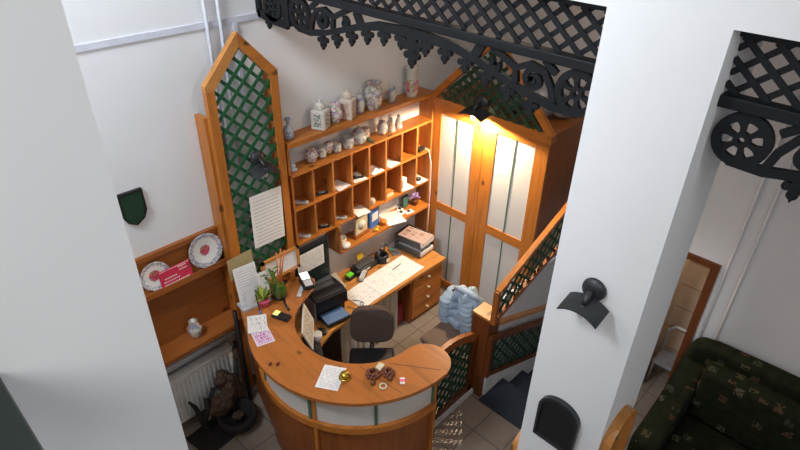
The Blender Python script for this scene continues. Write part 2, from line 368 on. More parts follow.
# ================================================================== openwork friezes
def fleur(mb, u, v, s, F):
    mb.ribbon([(u, v+s*.5), (u, v-s*.2)], s*.42, -.0112, .0112, F)
    for k, (du, dv, r) in enumerate(((-.42, -.15, .25), (.42, -.15, .25), (0, -.55, .30), (0, -.1, .3))):
        h = .0122+.0003*k
        mb.prism(arc(u+du*s, v+dv*s, r*s, 0, 330, 11), -h, h, F)
    mb.prism([(u-s*.22, v-s*.6), (u, v-s*1.05), (u+s*.22, v-s*.6)], -.0116, .0116, F)
def rosette(mb, u, v, R, F):
    mb.ribbon(arc(u, v, R-.017, 0, 360, 32), .034, -.013, .013, F)
    mb.ribbon(arc(u, v, .022, 0, 360, 12), .02, -.0128, .0128, F)
    for k in range(6):
        a = math.radians(60*k+20); c, s_ = math.cos(a), math.sin(a)
        mb.ribbon([(u+c*.025, v+s_*.025), (u+c*.055, v+s_*.055), (u+c*(R-.02), v+s_*(R-.02))], [.016, .022, .06], -.011, .011, F)
def spiral(mb, u, v, r, a0, turns, F, w=.028, sgn=1):
    pts = []; ws = []; n = 26
    for i in range(n+1):
        t = i/n; a = math.radians(a0+sgn*360*turns*t); q = r*(1-.78*t); pts.append((u+q*math.cos(a), v+q*math.sin(a))); ws.append(w*(1-.2*t))
    mb.ribbon(pts, ws, -.012, .012, F); e = pts[-1]; mb.prism(arc(e[0], e[1], w*.75, 0, 330, 11), -.012, .012, F)
def fret(mb, u0, uc, sg, z, F):
    """one half: u0 = end at the upright, uc = centre; sg = direction from end to centre"""
    P = lambda du: u0+sg*du
    half = abs(uc-u0)
    rosette(mb, P(.115), z-.11, .108, F)
    low = [(P(.09), z-.205), (P(.22), z-.205), (P(.36), z-.18), (P(.52), z-.135), (P(.68), z-.085), (P(.84), z-.05), (P(half), z-.035)]
    mb.ribbon(low, [.03, .04, .035, .035, .04, .05, .055], -.0125, .0125, F)
    spiral(mb, P(.34), z-.105, .056, 100, 1.35, F, .030, -sg)
    mb.ribbon([(P(.225), z-.185), (P(.245), z-.12), (P(.29), z-.055), (P(.37), z-.035), (P(.45), z-.07), (P(.44), z-.14)], .034, -.0118, .0118, F)
    mb.ribbon([(P(.45), z-.07), (P(.52), z-.035), (P(.60), z-.0)], .032, -.0116, .0116, F)
    spiral(mb, P(.56), z-.085, .034, 60, 1.1, F, .022, -sg)
    mb.ribbon([(P(.23), z-.05), (P(.30), z-.0)], .032, -.0114, .0114, F)
    mb.ribbon([(P(.66), z-.0), (P(.70), z-.07)], .05, -.0114, .0114, F)
    d_ = .34
    while d_ < half-.08:
        j = 0
        for k in range(len(low)-1):
            a, b_ = low[k], low[k+1]
            if min(a[0], b_[0]) <= P(d_) <= max(a[0], b_[0]): j = a[1]+(b_[1]-a[1])*abs((P(d_)-a[0])/(b_[0]-a[0]))
        fleur(mb, P(d_), j-.035, .070, F); d_ += .138
def frieze(name, label, y0, y1, yc, mirror=True):
    t = thing(name, label, 'frieze', (2.38, y0, 3.45)); F = YZ(2.38)
    obj('top_rail', B(2.35, 2.41, y0, y1, 3.712, 3.752), 'frieze_paint', t)
    obj('bottom_rail', B(2.345, 2.415, y0, y1, 3.452, 3.500, bev=.006), 'frieze_paint', t)
    obj('lattice', MB().lattice([(y0, 3.5), (y1, 3.5), (y1, 3.712), (y0, 3.712)], .069, .024, -.009, .009, F, (40, 140)), 'frieze_paint', t)
    return t, F
t, F = frieze('hanging_frieze', 'long black openwork frieze hanging over the reception between wall and pillar', 1.038, WY, 2.17)
fb = MB(); fret(fb, 1.042, 2.17, 1, 3.452, F); fret(fb, 3.285, 2.17, -1, 3.452, F)
fleur(fb, 2.17, 3.36, .105, F); fleur(fb, 2.17, 3.305, .085, F); fb.ribbon([(2.17, 3.45), (2.17, 3.36)], .07, -.0115, .0115, F)
obj('fretwork', fb, 'frieze_paint', t)
eb = MB().ribbon([(3.31, 3.45), (3.31, 3.245)], .07, -.02, .02, F)
rosette(eb, 3.47, 3.345, .10, F); eb.ribbon([(3.31, 3.245), (3.45, 3.25), (3.64, 3.28)], [.05, .05, .06], -.013, .013, F); eb.ribbon([(3.64, 3.45), (3.64, 3.25)], .05, -.013, .013, F)
spiral(eb, 3.40, 3.40, .05, 0, 1.2, F); fleur(eb, 3.53, 3.235, .05, F)
obj('wall_bracket', eb, 'frieze_paint', t)
t, F = frieze('hanging_frieze', 'black openwork frieze over the sofa, right of the white pillar', -1.4, .572, -.4)
fb = MB(); fret(fb, .570, -.45, -1, 3.452, F); fret(fb, -1.385, -.45, 1, 3.452, F); fleur(fb, -.45, 3.33, .095, F)
obj('fretwork', fb, 'frieze_paint', t)
# dark green handrail on the photographer's side
t = thing('gallery_railing', 'dark green handrail running up to the left white pier', 'railing', (-.03, .7, 0))
obj('handrail', B(-.14, .042, -.2, 1.2, 3.25, 3.30, bev=.012), 'rail_green', t)
for y in (.0, .35, .7, 1.05): obj('baluster', B(-.08, -.02, y-.015, y+.015, 2.2, 3.25), 'rail_green', t)
obj('bottom_rail', B(-.10, .0, -.2, 1.2, 2.14, 2.2), 'rail_green', t)

# ================================================================== wall lamps, plaques
def lamp(label, loc, rz, lit=False):
    """local +x points away from the wall"""
    t = thing('wall_lamp', label, 'lamp', loc, rz)
    M = Matrix.Rotation(PI/2, 4, 'Y')
    obj('wall_plate', MB().lathe([(.050, 0), (.062, .006), (.058, .022), (.02, .034)], n=24, M=M), 'lamp_black', t, True)
    obj('arm', MB().tube([(.02, 0, 0), (.055, 0, .0), (.085, 0, -.02), (.095, 0, -.045)], .014, 10), 'lamp_black', t, True)
    sh = MB(); pr = []
    n = 14; R = .17
    for i in range(n+1):
        a = math.radians(90+38*(1-2*i/n)); pr.append((R*math.cos(a), R*math.sin(a)-R-.03))
    out = pr+[(p[0]*.97, p[1]-.006) for p in reversed(pr)]
    sl = lambda u, v, tt: (tt, u, v-(tt-.03)*.25)
    sh.prism(out, .03, .15, sl); obj('lamp_shade', sh, 'lamp_black', t, True)
    obj('finial', MB().ell((.097, 0, -.052), .018, .018, .012), 'lamp_black', t, True)
    bl = MB().lathe([(.006, 0), (.016, -.012), (.018, -.028), (.010, -.045), (.002, -.05)], (.10, 0, -.075), 12)
    obj('bulb', bl, 'glow_bulb' if lit else 'cup_white', t, True)
    return t
lamp('black barrel-hood wall lamp on the white pillar, above the black arched plaque', (2.25, .81, 2.487), PI)
lamp('unlit dark wall lamp hanging on the green lattice panel', (2.10, 3.46, 2.30), -PI/2)
lamp('lit wall lamp glowing at the top of the wardrobe doors', (4.145, 2.90, 2.365), PI, True).scale = (1.25, 1.3, 1.1)
pl = bpy.data.lights.new('wardrobe_bulb', 'SPOT'); pl.energy = 135; pl.color = (1, .80, .54); pl.shadow_soft_size = .025; pl.spot_size = math.radians(168); pl.spot_blend = .25
po = bpy.data.objects.new('wardrobe_bulb', pl); COL.objects.link(po); po.location = (4.07, 2.83, 2.22); po.rotation_euler = (0, math.radians(6), 0)
def arched(w, h, n=14):
    return [(-w/2, 0), (w/2, 0)]+[(w/2*math.cos(PI*i/n), h-w*.42+w*.42*math.sin(PI*i/n)) for i in range(n+1)]
t = thing('arched_plaque', 'black arched plaque low on the front of the white pillar', 'plaque', (2.25, .825, 1.325))
P = arched(.235, .345)
obj('board', MB().prism([(.825+u, 1.325+v) for u, v in P], -.02, 0, YZ(2.25)), 'black_plastic', t)
P2 = [(.825+u, 1.325+v) for u, v in P]; P2.append(P2[0])
obj('rim', MB().ribbon(P2, .018, -.032, 0, YZ(2.25)), 'lamp_black', t)
def woodplaque(label, y, sgn, xc, zb, w, h):
    t = thing('arched_plaque', label, 'plaque', (xc, y, zb))
    Q = arched(w, h); a, b_ = (y, y+sgn*.05)
    obj('board', MB().prism([(xc+u, zb+v) for u, v in Q], 0, sgn*.03, XZ(y)), 'bright_z', t)
    q2 = [(xc+u, zb+v) for u, v in Q]; q2.append(q2[0])
    obj('rim', MB().ribbon(q2, .03, 0, sgn*.055, XZ(y)), 'bright_z', t)
    s2 = MB()
    for z in (zb+.13, zb+.27): s2.ell((xc, y+sgn*.032, z), .012, .006, .012, 10, 6)
    obj('screw', s2, 'dark_grey', t)
woodplaque('pale wooden arched plaque on the sofa side of the white pillar', .572, -1, 2.43, 1.17, .30, .46)
woodplaque('pale wooden arched plaque on the stair side of the white pillar', 1.038, 1, 2.43, .62, .30, .46)
sh = [(-.082, .25), (.082, .25), (.082, .09), (.055, .035), (0, 0), (-.055, .035), (-.082, .09)]
t = thing('shield_plaque', 'dark green shield hanging on the bare white wall', 'plaque', (1.205, WY, 2.03))
obj('board', MB().prism([(1.205+u, 2.03+v) for u, v in sh], -.02, 0, XZ(WY)), 'dark_green_lattice', t)
s2 = [(1.205+u*.99, 2.03+v) for u, v in sh]; s2.append(s2[0]); obj('rim', MB().ribbon(s2, .014, -.026, 0, XZ(WY)), 'black_plastic', t)

# ================================================================== wardrobe
wx = 4.165
t = thing('wardrobe', 'tall pine wardrobe with white door panels and a lattice gable', 'wardrobe', (4.5, 2.85, 0))
obj('body', MB().box(wx+.03, 4.88, 2.18, 2.21, .0, 2.21).box(wx+.03, 4.88, 3.49, 3.52, .0, 2.21).box(wx+.03, 4.88, 2.18, 3.52, 2.21, 2.24).box(4.86, 4.88, 2.21, 3.49, 0, 2.21), 'shelf_z', t)
obj('plinth', B(wx+.01, 4.8, 2.2, 3.5, 0, .05), 'plinth', t)
obj('cornice', B(wx-.02, wx+.05, 2.16, 3.53, 2.18, 2.26), 'pine_y', t)
for name, y0, y1, p0, p1 in (('a', 2.865, 3.52, 2.98, 3.385), ('b', 2.18, 2.86, 2.31, 2.725)):
    fr = MB().box(wx, wx+.03, y0, p0, .06, 2.18).box(wx, wx+.03, p1, y1, .06, 2.18)
    dr = obj('door', fr, 'pine_z', t)
    for za, zb in ((2.105, 2.18), (1.02, 1.115), (.06, .14)): obj('rail', B(wx, wx+.03, p0, p1, za, zb), 'pine_y', dr)
    for za, zb in ((.14, 1.02), (1.115, 2.105)): obj('panel', B(wx+.012, wx+.022, p0, p1, za, zb), 'white_panel', dr)
    ym = (p0+p1)/2
    obj('groove_strip', MB().box(wx+.006, wx+.012, ym-.006, ym+.006, .14, 1.02).box(wx+.006, wx+.012, ym-.006, ym+.006, 1.115, 2.105), 'green_line', dr)
G = [(2.20, 2.26), (3.46, 2.26), (2.83, 2.94)]
obj('gable_lattice', MB().lattice([(2.26, 2.26), (3.42, 2.26), (2.83, 2.88)], .078, .034, .0, .024, YZ(wx-.01), (42, 138)), 'dark_green_lattice', t)  # darker green here puts the gable's shadow into the lattice colour
obj('gable_board', MB().ribbon([(2.17, 2.255), (2.83, 2.94)], .06, -.02, .03, YZ(wx-.01)), 'pine_y', t)
obj('gable_board', MB().ribbon([(3.50, 2.255), (2.83, 2.94)], .06, -.021, .031, YZ(wx-.01)), 'pine_y', t)
bg = MB()
for (x, y, rx, ry, rz) in ((4.5, 2.50, .14, .16, .16), (4.62, 2.36, .12, .12, .11), (4.45, 2.78, .14, .15, .13)): bg.ell((x, y, 2.24+rz), rx, ry, rz)
single('plastic_bag', MB().add([v-Vector((4.5, 2.5, 2.24)) for v in bg.v], bg.f, smooth=True), 'bag_clear', 'grey plastic bag bundle lying on top of the wardrobe', 'bag', (4.5, 2.5, 2.24))

# ================================================================== green lattice panel
t = thing('lattice_panel', 'tall pine-framed green lattice panel with a pointed top', 'panel', (2.1, 3.5, 1.1))
py = 3.475
GX, GZ = -.03, .03
obj('post', B(1.79, 1.855, py, py+.05, 1.10, 2.872), 'pine_z', t); obj('post', B(2.305, 2.37, py, py+.05, 1.10, 2.872), 'pine_z', t)
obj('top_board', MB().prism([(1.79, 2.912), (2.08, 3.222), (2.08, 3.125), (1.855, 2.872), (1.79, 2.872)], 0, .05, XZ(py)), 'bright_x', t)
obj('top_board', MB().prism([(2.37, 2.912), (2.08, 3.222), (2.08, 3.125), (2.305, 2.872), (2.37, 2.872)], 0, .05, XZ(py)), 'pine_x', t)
obj('lattice', MB().lattice([(1.845, 1.16), (2.315, 1.16), (2.315, 2.88), (2.08, 3.14), (1.845, 2.88)], .0885, .025, .012, .026, XZ(py), (45, 135), .3), 'green_lattice', t)
obj('bottom_board', B(1.79, 2.37, py, py+.05, 1.08, 1.16), 'pine_x', t)
obj('side_board', B(1.77, 1.805, py+.05, WY-.005, .02, 2.68), 'pine_z', t); obj('side_board', B(2.355, 2.37, py+.05, WY-.005, 1.1, 2.85), 'shelf_z', t)
def sheet(name, w, h, M, mat, label, cat, group=None, th=.003, parts=None):
    """flat paper; local x = width, y = height, lying in its own plane, placed by the matrix M"""
    o = obj(name, B(-w/2, w/2, -h/2, h/2, 0, th), mat); o.matrix_world = M; return tag(o, label, cat, group)
def wallM(x, y, z, tilt=0, lean=0, yaw=0):   # sheet facing -y
    return Matrix.Translation((x, y, z)) @ Matrix.Rotation(yaw, 4, 'Z') @ Matrix.Rotation(PI/2-lean, 4, 'X') @ Matrix.Rotation(tilt, 4, 'Z')
def flatM(x, y, z, rz): return Matrix.Translation((x, y, z)) @ Matrix.Rotation(rz, 4, 'Z')
sheet('notice_sheet', .295, .475, wallM(2.137, 3.468, 1.755, -.02), 'notice', 'large white printed notice pinned to the green lattice panel', 'notice')

# ================================================================== pigeonholes and wall shelf
PX0, PX1, PF = 2.415, 4.15, 3.48
t = thing('pigeonhole_unit', 'pine pigeonhole rack with two rows of eight cells on the wall', 'shelf', (3.28, 3.57, 1.34))
for z, nm in ((2.02, 'top_board'), (1.695, 'shelf'), (1.35, 'shelf')): obj(nm, B(PX0, PX1, PF, WY, z-.02, z), 'pine_x', t)
cw = (PX1-PX0)/8
for i in range(9):
    x = PX0+cw*i
    obj('divider' if 0 < i < 8 else 'side_panel', B(x-.009, x+.009, PF+.004, WY, (1.35 if 0 < i < 8 else (1.35 if i == 0 else .63)), 2.0 if 0 < i < 8 else (2.0 if i == 0 else 2.30)), 'cell_wood', t)
obj('back_panel', B(PX0, PX1, WY-.012, WY-.002, 1.35, 2.0), 'cell_wood', t)
obj('low_shelf', B(2.87, PX1-.01, PF-.03, WY, 1.03, 1.055), 'pine_x', t); obj('low_upright', B(2.86, 2.88, PF-.03, WY, 1.03, 1.33), 'cell_wood', t)
t = thing('wall_shelf', 'upper pine wall shelf crowded with painted vases', 'shelf', (3.28, 3.56, 2.27))
obj('board', B(2.40, PX1+.01, 3.47, WY, 2.265, 2.305), 'pine_x', t)
obj('bracket', B(2.40, 2.42, 3.5, WY, 2.02, 2.265), 'pine_z', t)

def vase(name, prof, mat, label, base, cat='vase', n=20, lid=None, handle=None, group='painted china on the upper shelf'):
    o = obj(name, MB().lathe(prof, n=n), mat, loc=base); tag(o, label, cat, group)
    if lid: obj('lid', MB().lathe(lid, n=n), mat, o, True)
    if handle: obj('handle', MB().tube(handle, .008, 8), mat, o, True)
    return o
Z1 = 2.305; Z2 = 2.02
vase('glass_bottle', [(.03, 0), (.042, .02), (.044, .07), (.03, .10), (.013, .12), (.012, .15), (.028, .165), (.02, .18)], 'c_blue', 'small blue-and-white bottle at the lattice end of upper shelf', (2.475, 3.56, Z1), 'bottle')
def canister(base, w, h, mat, label, rz):
    t = thing('tea_canister', label, 'canister', base, rz, 'painted china on the upper shelf')
    obj('body', B(-w/2, w/2, -w/2, w/2, 0, h, bev=.012), mat, t, True)
    obj('lid', MB().lathe([(.032, h-.005), (.036, h+.012), (.04, h+.04), (.030, h+.055), (.012, h+.06), (.012, h+.068), (.016, h+.078), (.004, h+.082)], n=18), mat, t, True)
canister((2.80, 3.555, Z1), .125, .165, 'c_green', 'square tea canister with green flowers and round lid', .45)
vase('flower_vase', [(.034, 0), (.04, .01), (.06, .06), (.064, .10), (.052, .135), (.045, .15), (.05, .17), (.045, .172), (.04, .15)], 'c_pink', 'squat vase in dense purple flowers between the square canisters', (2.965, 3.56, Z1))
canister((3.105, 3.56, Z1), .115, .18, 'c_rose', 'taller cream square canister with reddish flowers, beside the jug', .45)
vase('narrow_jar', [(.03, 0), (.034, .01), (.042, .06), (.04, .11), (.03, .13), (.034, .15), (.03, .152), (.026, .13)], 'c_mixed', 'narrow small jar tucked against the left of the handled jug', (3.262, 3.575, Z1), 'jar')
vase('handled_jug', [(.045, 0), (.055, .01), (.075, .07), (.085, .14), (.078, .19), (.06, .215), (.058, .235), (.072, .25), (.066, .252), (.052, .23)], 'c_mixed', 'big cream jug with side handle and rose spray', (3.405, 3.555, Z1), 'jug', handle=[(-.076, .03, .20), (-.105, .04, .21), (-.115, .045, .17), (-.10, .04, .12), (-.075, .03, .10)])
vase('small_vase', [(.026, 0), (.028, .01), (.042, .06), (.046, .095), (.034, .125), (.028, .135), (.034, .15), (.03, .152), (.024, .135)], 'c_mixed', 'small vase standing alone between the jug and the tallest vase', (3.645, 3.56, Z1))
vase('tall_vase', [(.048, 0), (.05, .01), (.068, .07), (.072, .11), (.055, .165), (.05, .20), (.055, .25), (.064, .285), (.058, .287), (.046, .25)], 'c_red', 'tallest vase with red roses at wardrobe end of upper shelf', (3.905, 3.555, Z1))
g2 = 'small painted china on the pigeonholes'
vase('lidded_pot', [(.04, 0), (.045, .008), (.03, .015), (.032, .045), (.024, .06), (.01, .07), (.008, .08)], 'c_blue', 'tiny white lidded pot at the lattice end of the pigeonhole top', (2.485, 3.57, Z2), 'pot', group=g2)
vase('round_vase', [(.025, 0), (.04, .02), (.055, .06), (.05, .10), (.03, .125), (.02, .14)], 'c_pink', 'egg-shaped flowered vase, second thing on the pigeonhole top', (2.69, 3.57, Z2), group=g2)
vase('cream_pitcher', [(.025, 0), (.035, .02), (.038, .05), (.028, .08), (.032, .105), (.027, .105)], 'c_mixed', 'small cream pitcher left of the upright decorated disc', (2.81, 3.57, Z2), 'pitcher', handle=[(-.03, 0, .085), (-.055, 0, .08), (-.055, 0, .05), (-.035, 0, .03)], group=g2)
o = single('round_flask', MB().lathe([(.03, 0), (.058, .01), (.06, .03), (.03, .045), (.012, .05)], n=24, M=Matrix.Translation((0, 0, .062)) @ Matrix.Rotation(PI/2, 4, 'X')), 'c_pink', 'flat round flask standing on edge with a flower ring', 'flask', (2.90, 3.61, Z2), g2)
vase('small_cup', [(.026, 0), (.034, .02), (.036, .055), (.034, .085), (.03, .085)], 'c_mixed', 'small cup tight against the right of the flat flask', (2.975, 3.565, Z2), 'cup', group=g2)
vase('flower_mug', [(.042, 0), (.048, .01), (.05, .06), (.052, .105), (.046, .105), (.044, .02)], 'c_mixed', 'straight-sided flowered mug left of the china teapot', (3.105, 3.57, Z2), 'mug', handle=[(.046, 0, .085), (.075, 0, .08), (.075, 0, .04), (.046, 0, .025)], group=g2)
vase('china_teapot', [(.05, 0), (.075, .03), (.08, .07), (.06, .105), (.04, .12)], 'c_mixed', 'bulging china teapot in the middle of the pigeonhole top', (3.235, 3.58, Z2), 'teapot', lid=[(.045, .115), (.04, .135), (.012, .15), (.012, .165), (.002, .17)], handle=[(.07, 0, .10), (.115, 0, .10), (.12, 0, .05), (.075, 0, .03)], group=g2)
vase('milk_jug', [(.03, 0), (.04, .02), (.042, .06), (.036, .09), (.04, .11), (.034, .11)], 'c_rose', 'little milk jug behind the green bird', (3.34, 3.60, Z2), 'jug', group=g2)
bd = MB().ell((0, 0, .03), .02, .036, .024).ell((-.018, .04, .07), .013, .016, .014).tube([(0, -.03, .025), (.006, -.07, .012)], [.013, .005]).tube([(-.006, .02, .035), (-.018, .04, .07)], .010)
single('bird_figurine', bd, 'bird_green', 'dark green bird figurine on the front edge of the pigeonhole top', 'figurine', (3.31, 3.515, Z2), g2)
vase('round_jar', [(.03, 0), (.05, .03), (.055, .07), (.04, .105), (.03, .12), (.034, .13)], 'c_mixed', 'rounded jar left of the two pointed bells', (3.535, 3.575, Z2), 'jar', group=g2)
vase('china_bell', [(.042, 0), (.036, .03), (.026, .07), (.018, .095), (.008, .10), (.012, .12), (.004, .13)], 'c_rose', 'pointed china bell next to the rounded jar', (3.655, 3.57, Z2), 'bell', group=g2)
vase('china_bell', [(.042, 0), (.038, .03), (.032, .07), (.02, .10), (.012, .11), (.016, .125), (.004, .135)], 'c_pink', 'pointed china bell nearest the right end of the pigeonhole top', (3.755, 3.575, Z2), 'bell', group=g2)

# contents of the cells
def cellx(i): return PX0+cw*(i+.5)
def remote(i, z, mat, label, rz=.9):
    t = thing('remote_control', label, 'remote', (cellx(i), 3.545, z), rz, 'handsets in the pigeonholes')
    obj('body', B(-.022, .022, -.065, .065, 0, .022, bev=.006), mat, t, True)
    k = MB()
    for a in range(3):
        for b_ in range(4): k.box(-.014+a*.011, -.007+a*.011, -.045+b_*.016, -.036+b_*.016, .021, .024)
    obj('keypad', k, 'dark_grey' if mat != 'black_plastic' else 'light_grey', t, True)
remote(0, 1.695, 'light_grey', 'pale handset in the upper pigeonhole nearest the lattice', .7)
remote(1, 1.695, 'black_plastic', 'black handset in the second upper pigeonhole', 1.3)
remote(0, 1.35, 'light_grey', 'pale handset in the lower pigeonhole nearest the lattice', .7)
remote(1, 1.35, 'black_plastic', 'black handset in the second lower pigeonhole', 1.1)
remote(2, 1.35, 'light_grey', 'pale handset in the third lower pigeonhole', .8)
gp = 'papers in the pigeonholes'
for i, z, lab in ((2, 1.695, 'white paper lying in the third upper pigeonhole'), (3, 1.695, 'white paper under a dark handset in the fourth upper pigeonhole'), (4, 1.695, 'white paper under a folded note in the fifth upper pigeonhole'), (5, 1.695, 'white paper lying in the sixth upper pigeonhole'),
                  (3, 1.35, 'white paper sticking out of the fourth lower pigeonhole'), (6, 1.35, 'white paper under a leaning card in the seventh lower pigeonhole'), (7, 1.35, 'white paper under a black clip in the eighth lower pigeonhole')):
    o = sheet('paper_slip', .15, .17, flatM(cellx(i)+.005, 3.56 if i != 3 or z > 1.5 else 3.52, z+.001, .12*((i % 3)-1)), 'blank', lab, 'paper', gp)
remote(3, 1.70, 'black_plastic', 'dark handset lying on paper in the fourth upper pigeonhole', 1.2)
single('folded_note', MB().prism([(-.05, 0), (.05, 0), (0, .035)], -.035, .035, lambda u, v, tt: (u, tt, v)), 'blank', 'folded white note in the fifth upper pigeonhole', 'paper', (cellx(4), 3.55, 1.70))
single('power_adaptor', B(-.055, .055, -.025, .025, 0, .04, bev=.008), 'black_plastic', 'black power adaptor in the last upper pigeonhole by the wardrobe', 'adaptor', (cellx(7), 3.53, 1.695), rz=.2)
single('white_cable', MB().tube([(cellx(7)+.055, 3.54, 1.715), (4.10, 3.47, 1.70), (4.13, 3.455, 1.55), (4.13, 3.45, 1.2), (4.125, 3.45, .9), (4.13, 3.46, .64)], .005), 'white_plastic', 'white cable hanging from the power adaptor to the desk', 'cable', (0, 0, 0))
single('round_tin', MB().lathe([(.03, 0), (.034, .01), (.034, .05), (.03, .06)], n=16), 'beige_phone', 'small round tin in the fifth lower pigeonhole', 'tin', (cellx(4)-.04, 3.53, 1.35))
t = thing('small_box', 'little wooden box in the sixth lower pigeonhole', 'box', (cellx(5)-.02, 3.54, 1.35)); obj('body', B(-.045, .045, -.03, .03, 0, .045), 'beige', t, True); obj('lid', B(-.047, .047, -.032, .032, .045, .055), 'bright_x', t, True)
single('leaning_card', B(-.045, .045, -.03, .03, 0, .09, bev=.006), 'blank', 'white packet leaning in the seventh lower pigeonhole', 'packet', (cellx(6), 3.57, 1.355), rz=.3)
single('black_clip', MB().tube([(-.03, 0, .012), (0, .02, .03), (.03, 0, .012), (.0, -.02, .012), (-.03, 0, .012)], .008), 'black_plastic', 'black clip on the paper in the eighth lower pigeonhole', 'clip', (cellx(7), 3.54, 1.354))

# low shelf over the desk
Z3 = 1.055
vase('sugar_cup', [(.03, 0), (.045, .01), (.05, .035), (.02, .04)], 'cup_white', 'white saucer cup at front of the low shelf end', (2.955, 3.485, Z3), 'cup', group='white cups on the low shelf')
vase('sugar_cup', [(.03, 0), (.05, .015), (.052, .05), (.046, .05), (.04, .02)], 'cup_white', 'white bowl behind the saucer cup on the low shelf', (2.985, 3.58, Z3), 'cup', group='white cups on the low shelf')
t = thing('desk_clock', 'square beige desk clock in a wooden stand on the low shelf', 'clock', (3.21, 3.54, Z3), .1)
obj('stand', B(-.10, .10, -.03, .05, 0, .03), 'shelf_x', t, True); obj('face', MB().box(-.085, .085, -.012, .012, .03, .21, bev=.006), 'beige', t, True); obj('dial', MB().lathe([(.05, 0), (.05, .004)], n=20, M=Matrix.Translation((0, -.012, .12)) @ Matrix.Rotation(PI/2, 4, 'X')), 'cup_white', t, True)
t = thing('blue_folder', 'blue upright folder with a white badge beside the desk clock', 'folder', (3.40, 3.56, Z3), .15); obj('cover', B(-.075, .075, -.015, .015, 0, .27), 'blue', t, True); obj('badge', B(-.045, .05, -.019, -.014, .08, .17), 'white_paint', t, True)
single('orange_ball', MB().ell((0, 0, .028), .038, .034, .028), 'orange', 'orange fruit-like ball on the low shelf', 'ball', (3.505, 3.52, Z3))
single('yellow_toy', MB().ell((0, 0, .02), .025, .02, .02).ell((.018, 0, .045), .014, .014, .014), 'yellow', 'tiny yellow toy duck by the blue folder', 'toy', (3.36, 3.475, Z3))
sheet('paper_sheet', .21, .24, flatM(3.65, 3.535, Z3, -.3), 'blank', 'plain white sheet lying on the low shelf', 'paper')
for k, (x, y, rz) in enumerate(((3.80, 3.55, .3), (3.86, 3.50, -.2), (3.83, 3.60, .7))):
    t = thing('name_badge', ['white badge card with black clip, left one of the low-shelf badges', 'white badge card with black clip nearest the low shelf edge', 'white badge card with black clip at the back of the low shelf'][k], 'badge', (x, y, Z3+.004*k), rz, 'badges on the low shelf'); obj('card', B(-.05, .05, -.035, .035, 0, .004), 'white_paint', t, True); obj('clip', B(-.015, .015, -.01, .02, .004, .012), 'black_plastic', t, True)
t = thing('photo_frame', 'small grey photo frame by the mauve flowers', 'frame', (3.90, 3.60, Z3), .1); obj('frame', B(-.045, .045, -.01, .01, 0, .14), 'dark_grey', t, True); obj('picture', B(-.032, .032, -.013, -.009, .02, .12), 'teal', t, True)
t = thing('flower_pot', 'mauve flowers in a brown pot at the end of the low shelf', 'plant', (4.02, 3.56, Z3)); obj('pot', MB().lathe([(.025, 0), (.035, .05), (.038, .06)], n=14), 'bead_brown', t, True)
hb = MB(); random.seed(3)
for k in range(16): hb.ell((random.uniform(-.04, .04), random.uniform(-.035, .035), .08+random.uniform(0, .055)), .017, .017, .015, 8, 5)
obj('blossoms', hb, 'mauve', t, True)

# ================================================================== desk
DZ = .63
t = thing('reception_desk', 'pine desk along the back wall with a drawer pedestal', 'desk', (3.1, 3.35, 0))
top = [(2.42, 3.055), (3.96, 3.055), (3.98, 3.08), (3.98, WY), (1.95, WY), (1.95, 3.2), (2.02, 2.86), (2.16, 2.97)]
top = [(3.98, 3.055), (3.98, WY-.006), (1.98, WY-.006), (1.90, 3.05), (1.95, 2.80), (2.03, 2.72), (2.10, 2.85), (2.22, 2.99), (2.40, 3.055)]
obj('desktop', MB().prism(top, -.03, 0, XY(DZ)), 'bright_x', t)
pd = obj('pedestal', MB().box(3.47, 3.96, 3.09, WY-.03, 0, .60), 'shelf_z', t)
for k in range(4):
    z = .05+k*.135; dr = obj('drawer', B(3.50, 3.945, 3.075, 3.09, z, z+.125), 'pine_x', pd)
    obj('knob', MB().lathe([(.008, 0), (.008, .012), (.016, .02), (.012, .03)], n=12, M=Matrix.Translation((3.72, 3.075, z+.065)) @ Matrix.Rotation(PI/2, 4, 'X')), 'beige', dr)
cu = MB(); n = 60; prv = []
for i in range(n+1):
    x = 2.55+(3.30-2.55)*i/n; prv.append((x, 3.12+.018*math.sin(i*.9)+.008*math.sin(i*.37)))
cu.ribbon(prv, .006, .03, .60, lambda u, v, tt: (u, v, tt)); o = obj('desk_curtain', cu, 'curtain_cloth'); tag(o, 'pale grey cloth hanging in folds under the desk edge', 'curtain')
t = thing('red_bag', 'dark red bag on the floor beside the drawer pedestal', 'bag', (3.38, 3.25, 0)); obj('body', B(-.07, .08, -.10, .10, 0, .26, bev=.03), 'red_bag', t, True); obj('handle', MB().tube([(-.04, -.02, .25), (-.03, -.02, .33), (.04, -.02, .33), (.05, -.02, .25)], .008), 'red_bag', t, True)
# desk objects
sheet('ledger_sheet', .62, .31, flatM(3.37, 3.245, DZ+.004, .03), 'ledger', 'long white ledger sheet at the drawer end of the desk', 'paper', 'ledger sheets on the desk')
sheet('ledger_sheet', .40, .29, flatM(2.99, 3.23, DZ+.001, .05), 'ledger', 'white ledger sheet at the printer end, half under the long one', 'paper', 'ledger sheets on the desk')
single('pen', MB().tube([(-.07, 0, .005), (.07, 0, .005)], .004), 'dark_grey', 'dark pen lying on the drawer-end ledger sheet', 'pen', (3.48, 3.30, DZ+.008), rz=.1)
t = thing('letter_tray', 'stacked dark letter tray full of magazines at the desk end', 'tray', (3.86, 3.42, DZ), .12)
for k in range(2):
    z = .0+k*.105; tb = MB().box(-.12, .12, -.17, .16, z+.02, z+.026).box(-.125, -.117, -.17, .16, z+.02, z+.085).box(.117, .125, -.17, .16, z+.02, z+.085).box(-.12, .12, .152, .16, z+.02, z+.085)
    for sx in (-.12, .114): tb.box(sx, sx+.006, -.16, -.15, z-.0, z+.02).box(sx, sx+.006, .14, .15, z-.0, z+.02)
    obj('tray', tb, 'dark_grey', t, True)
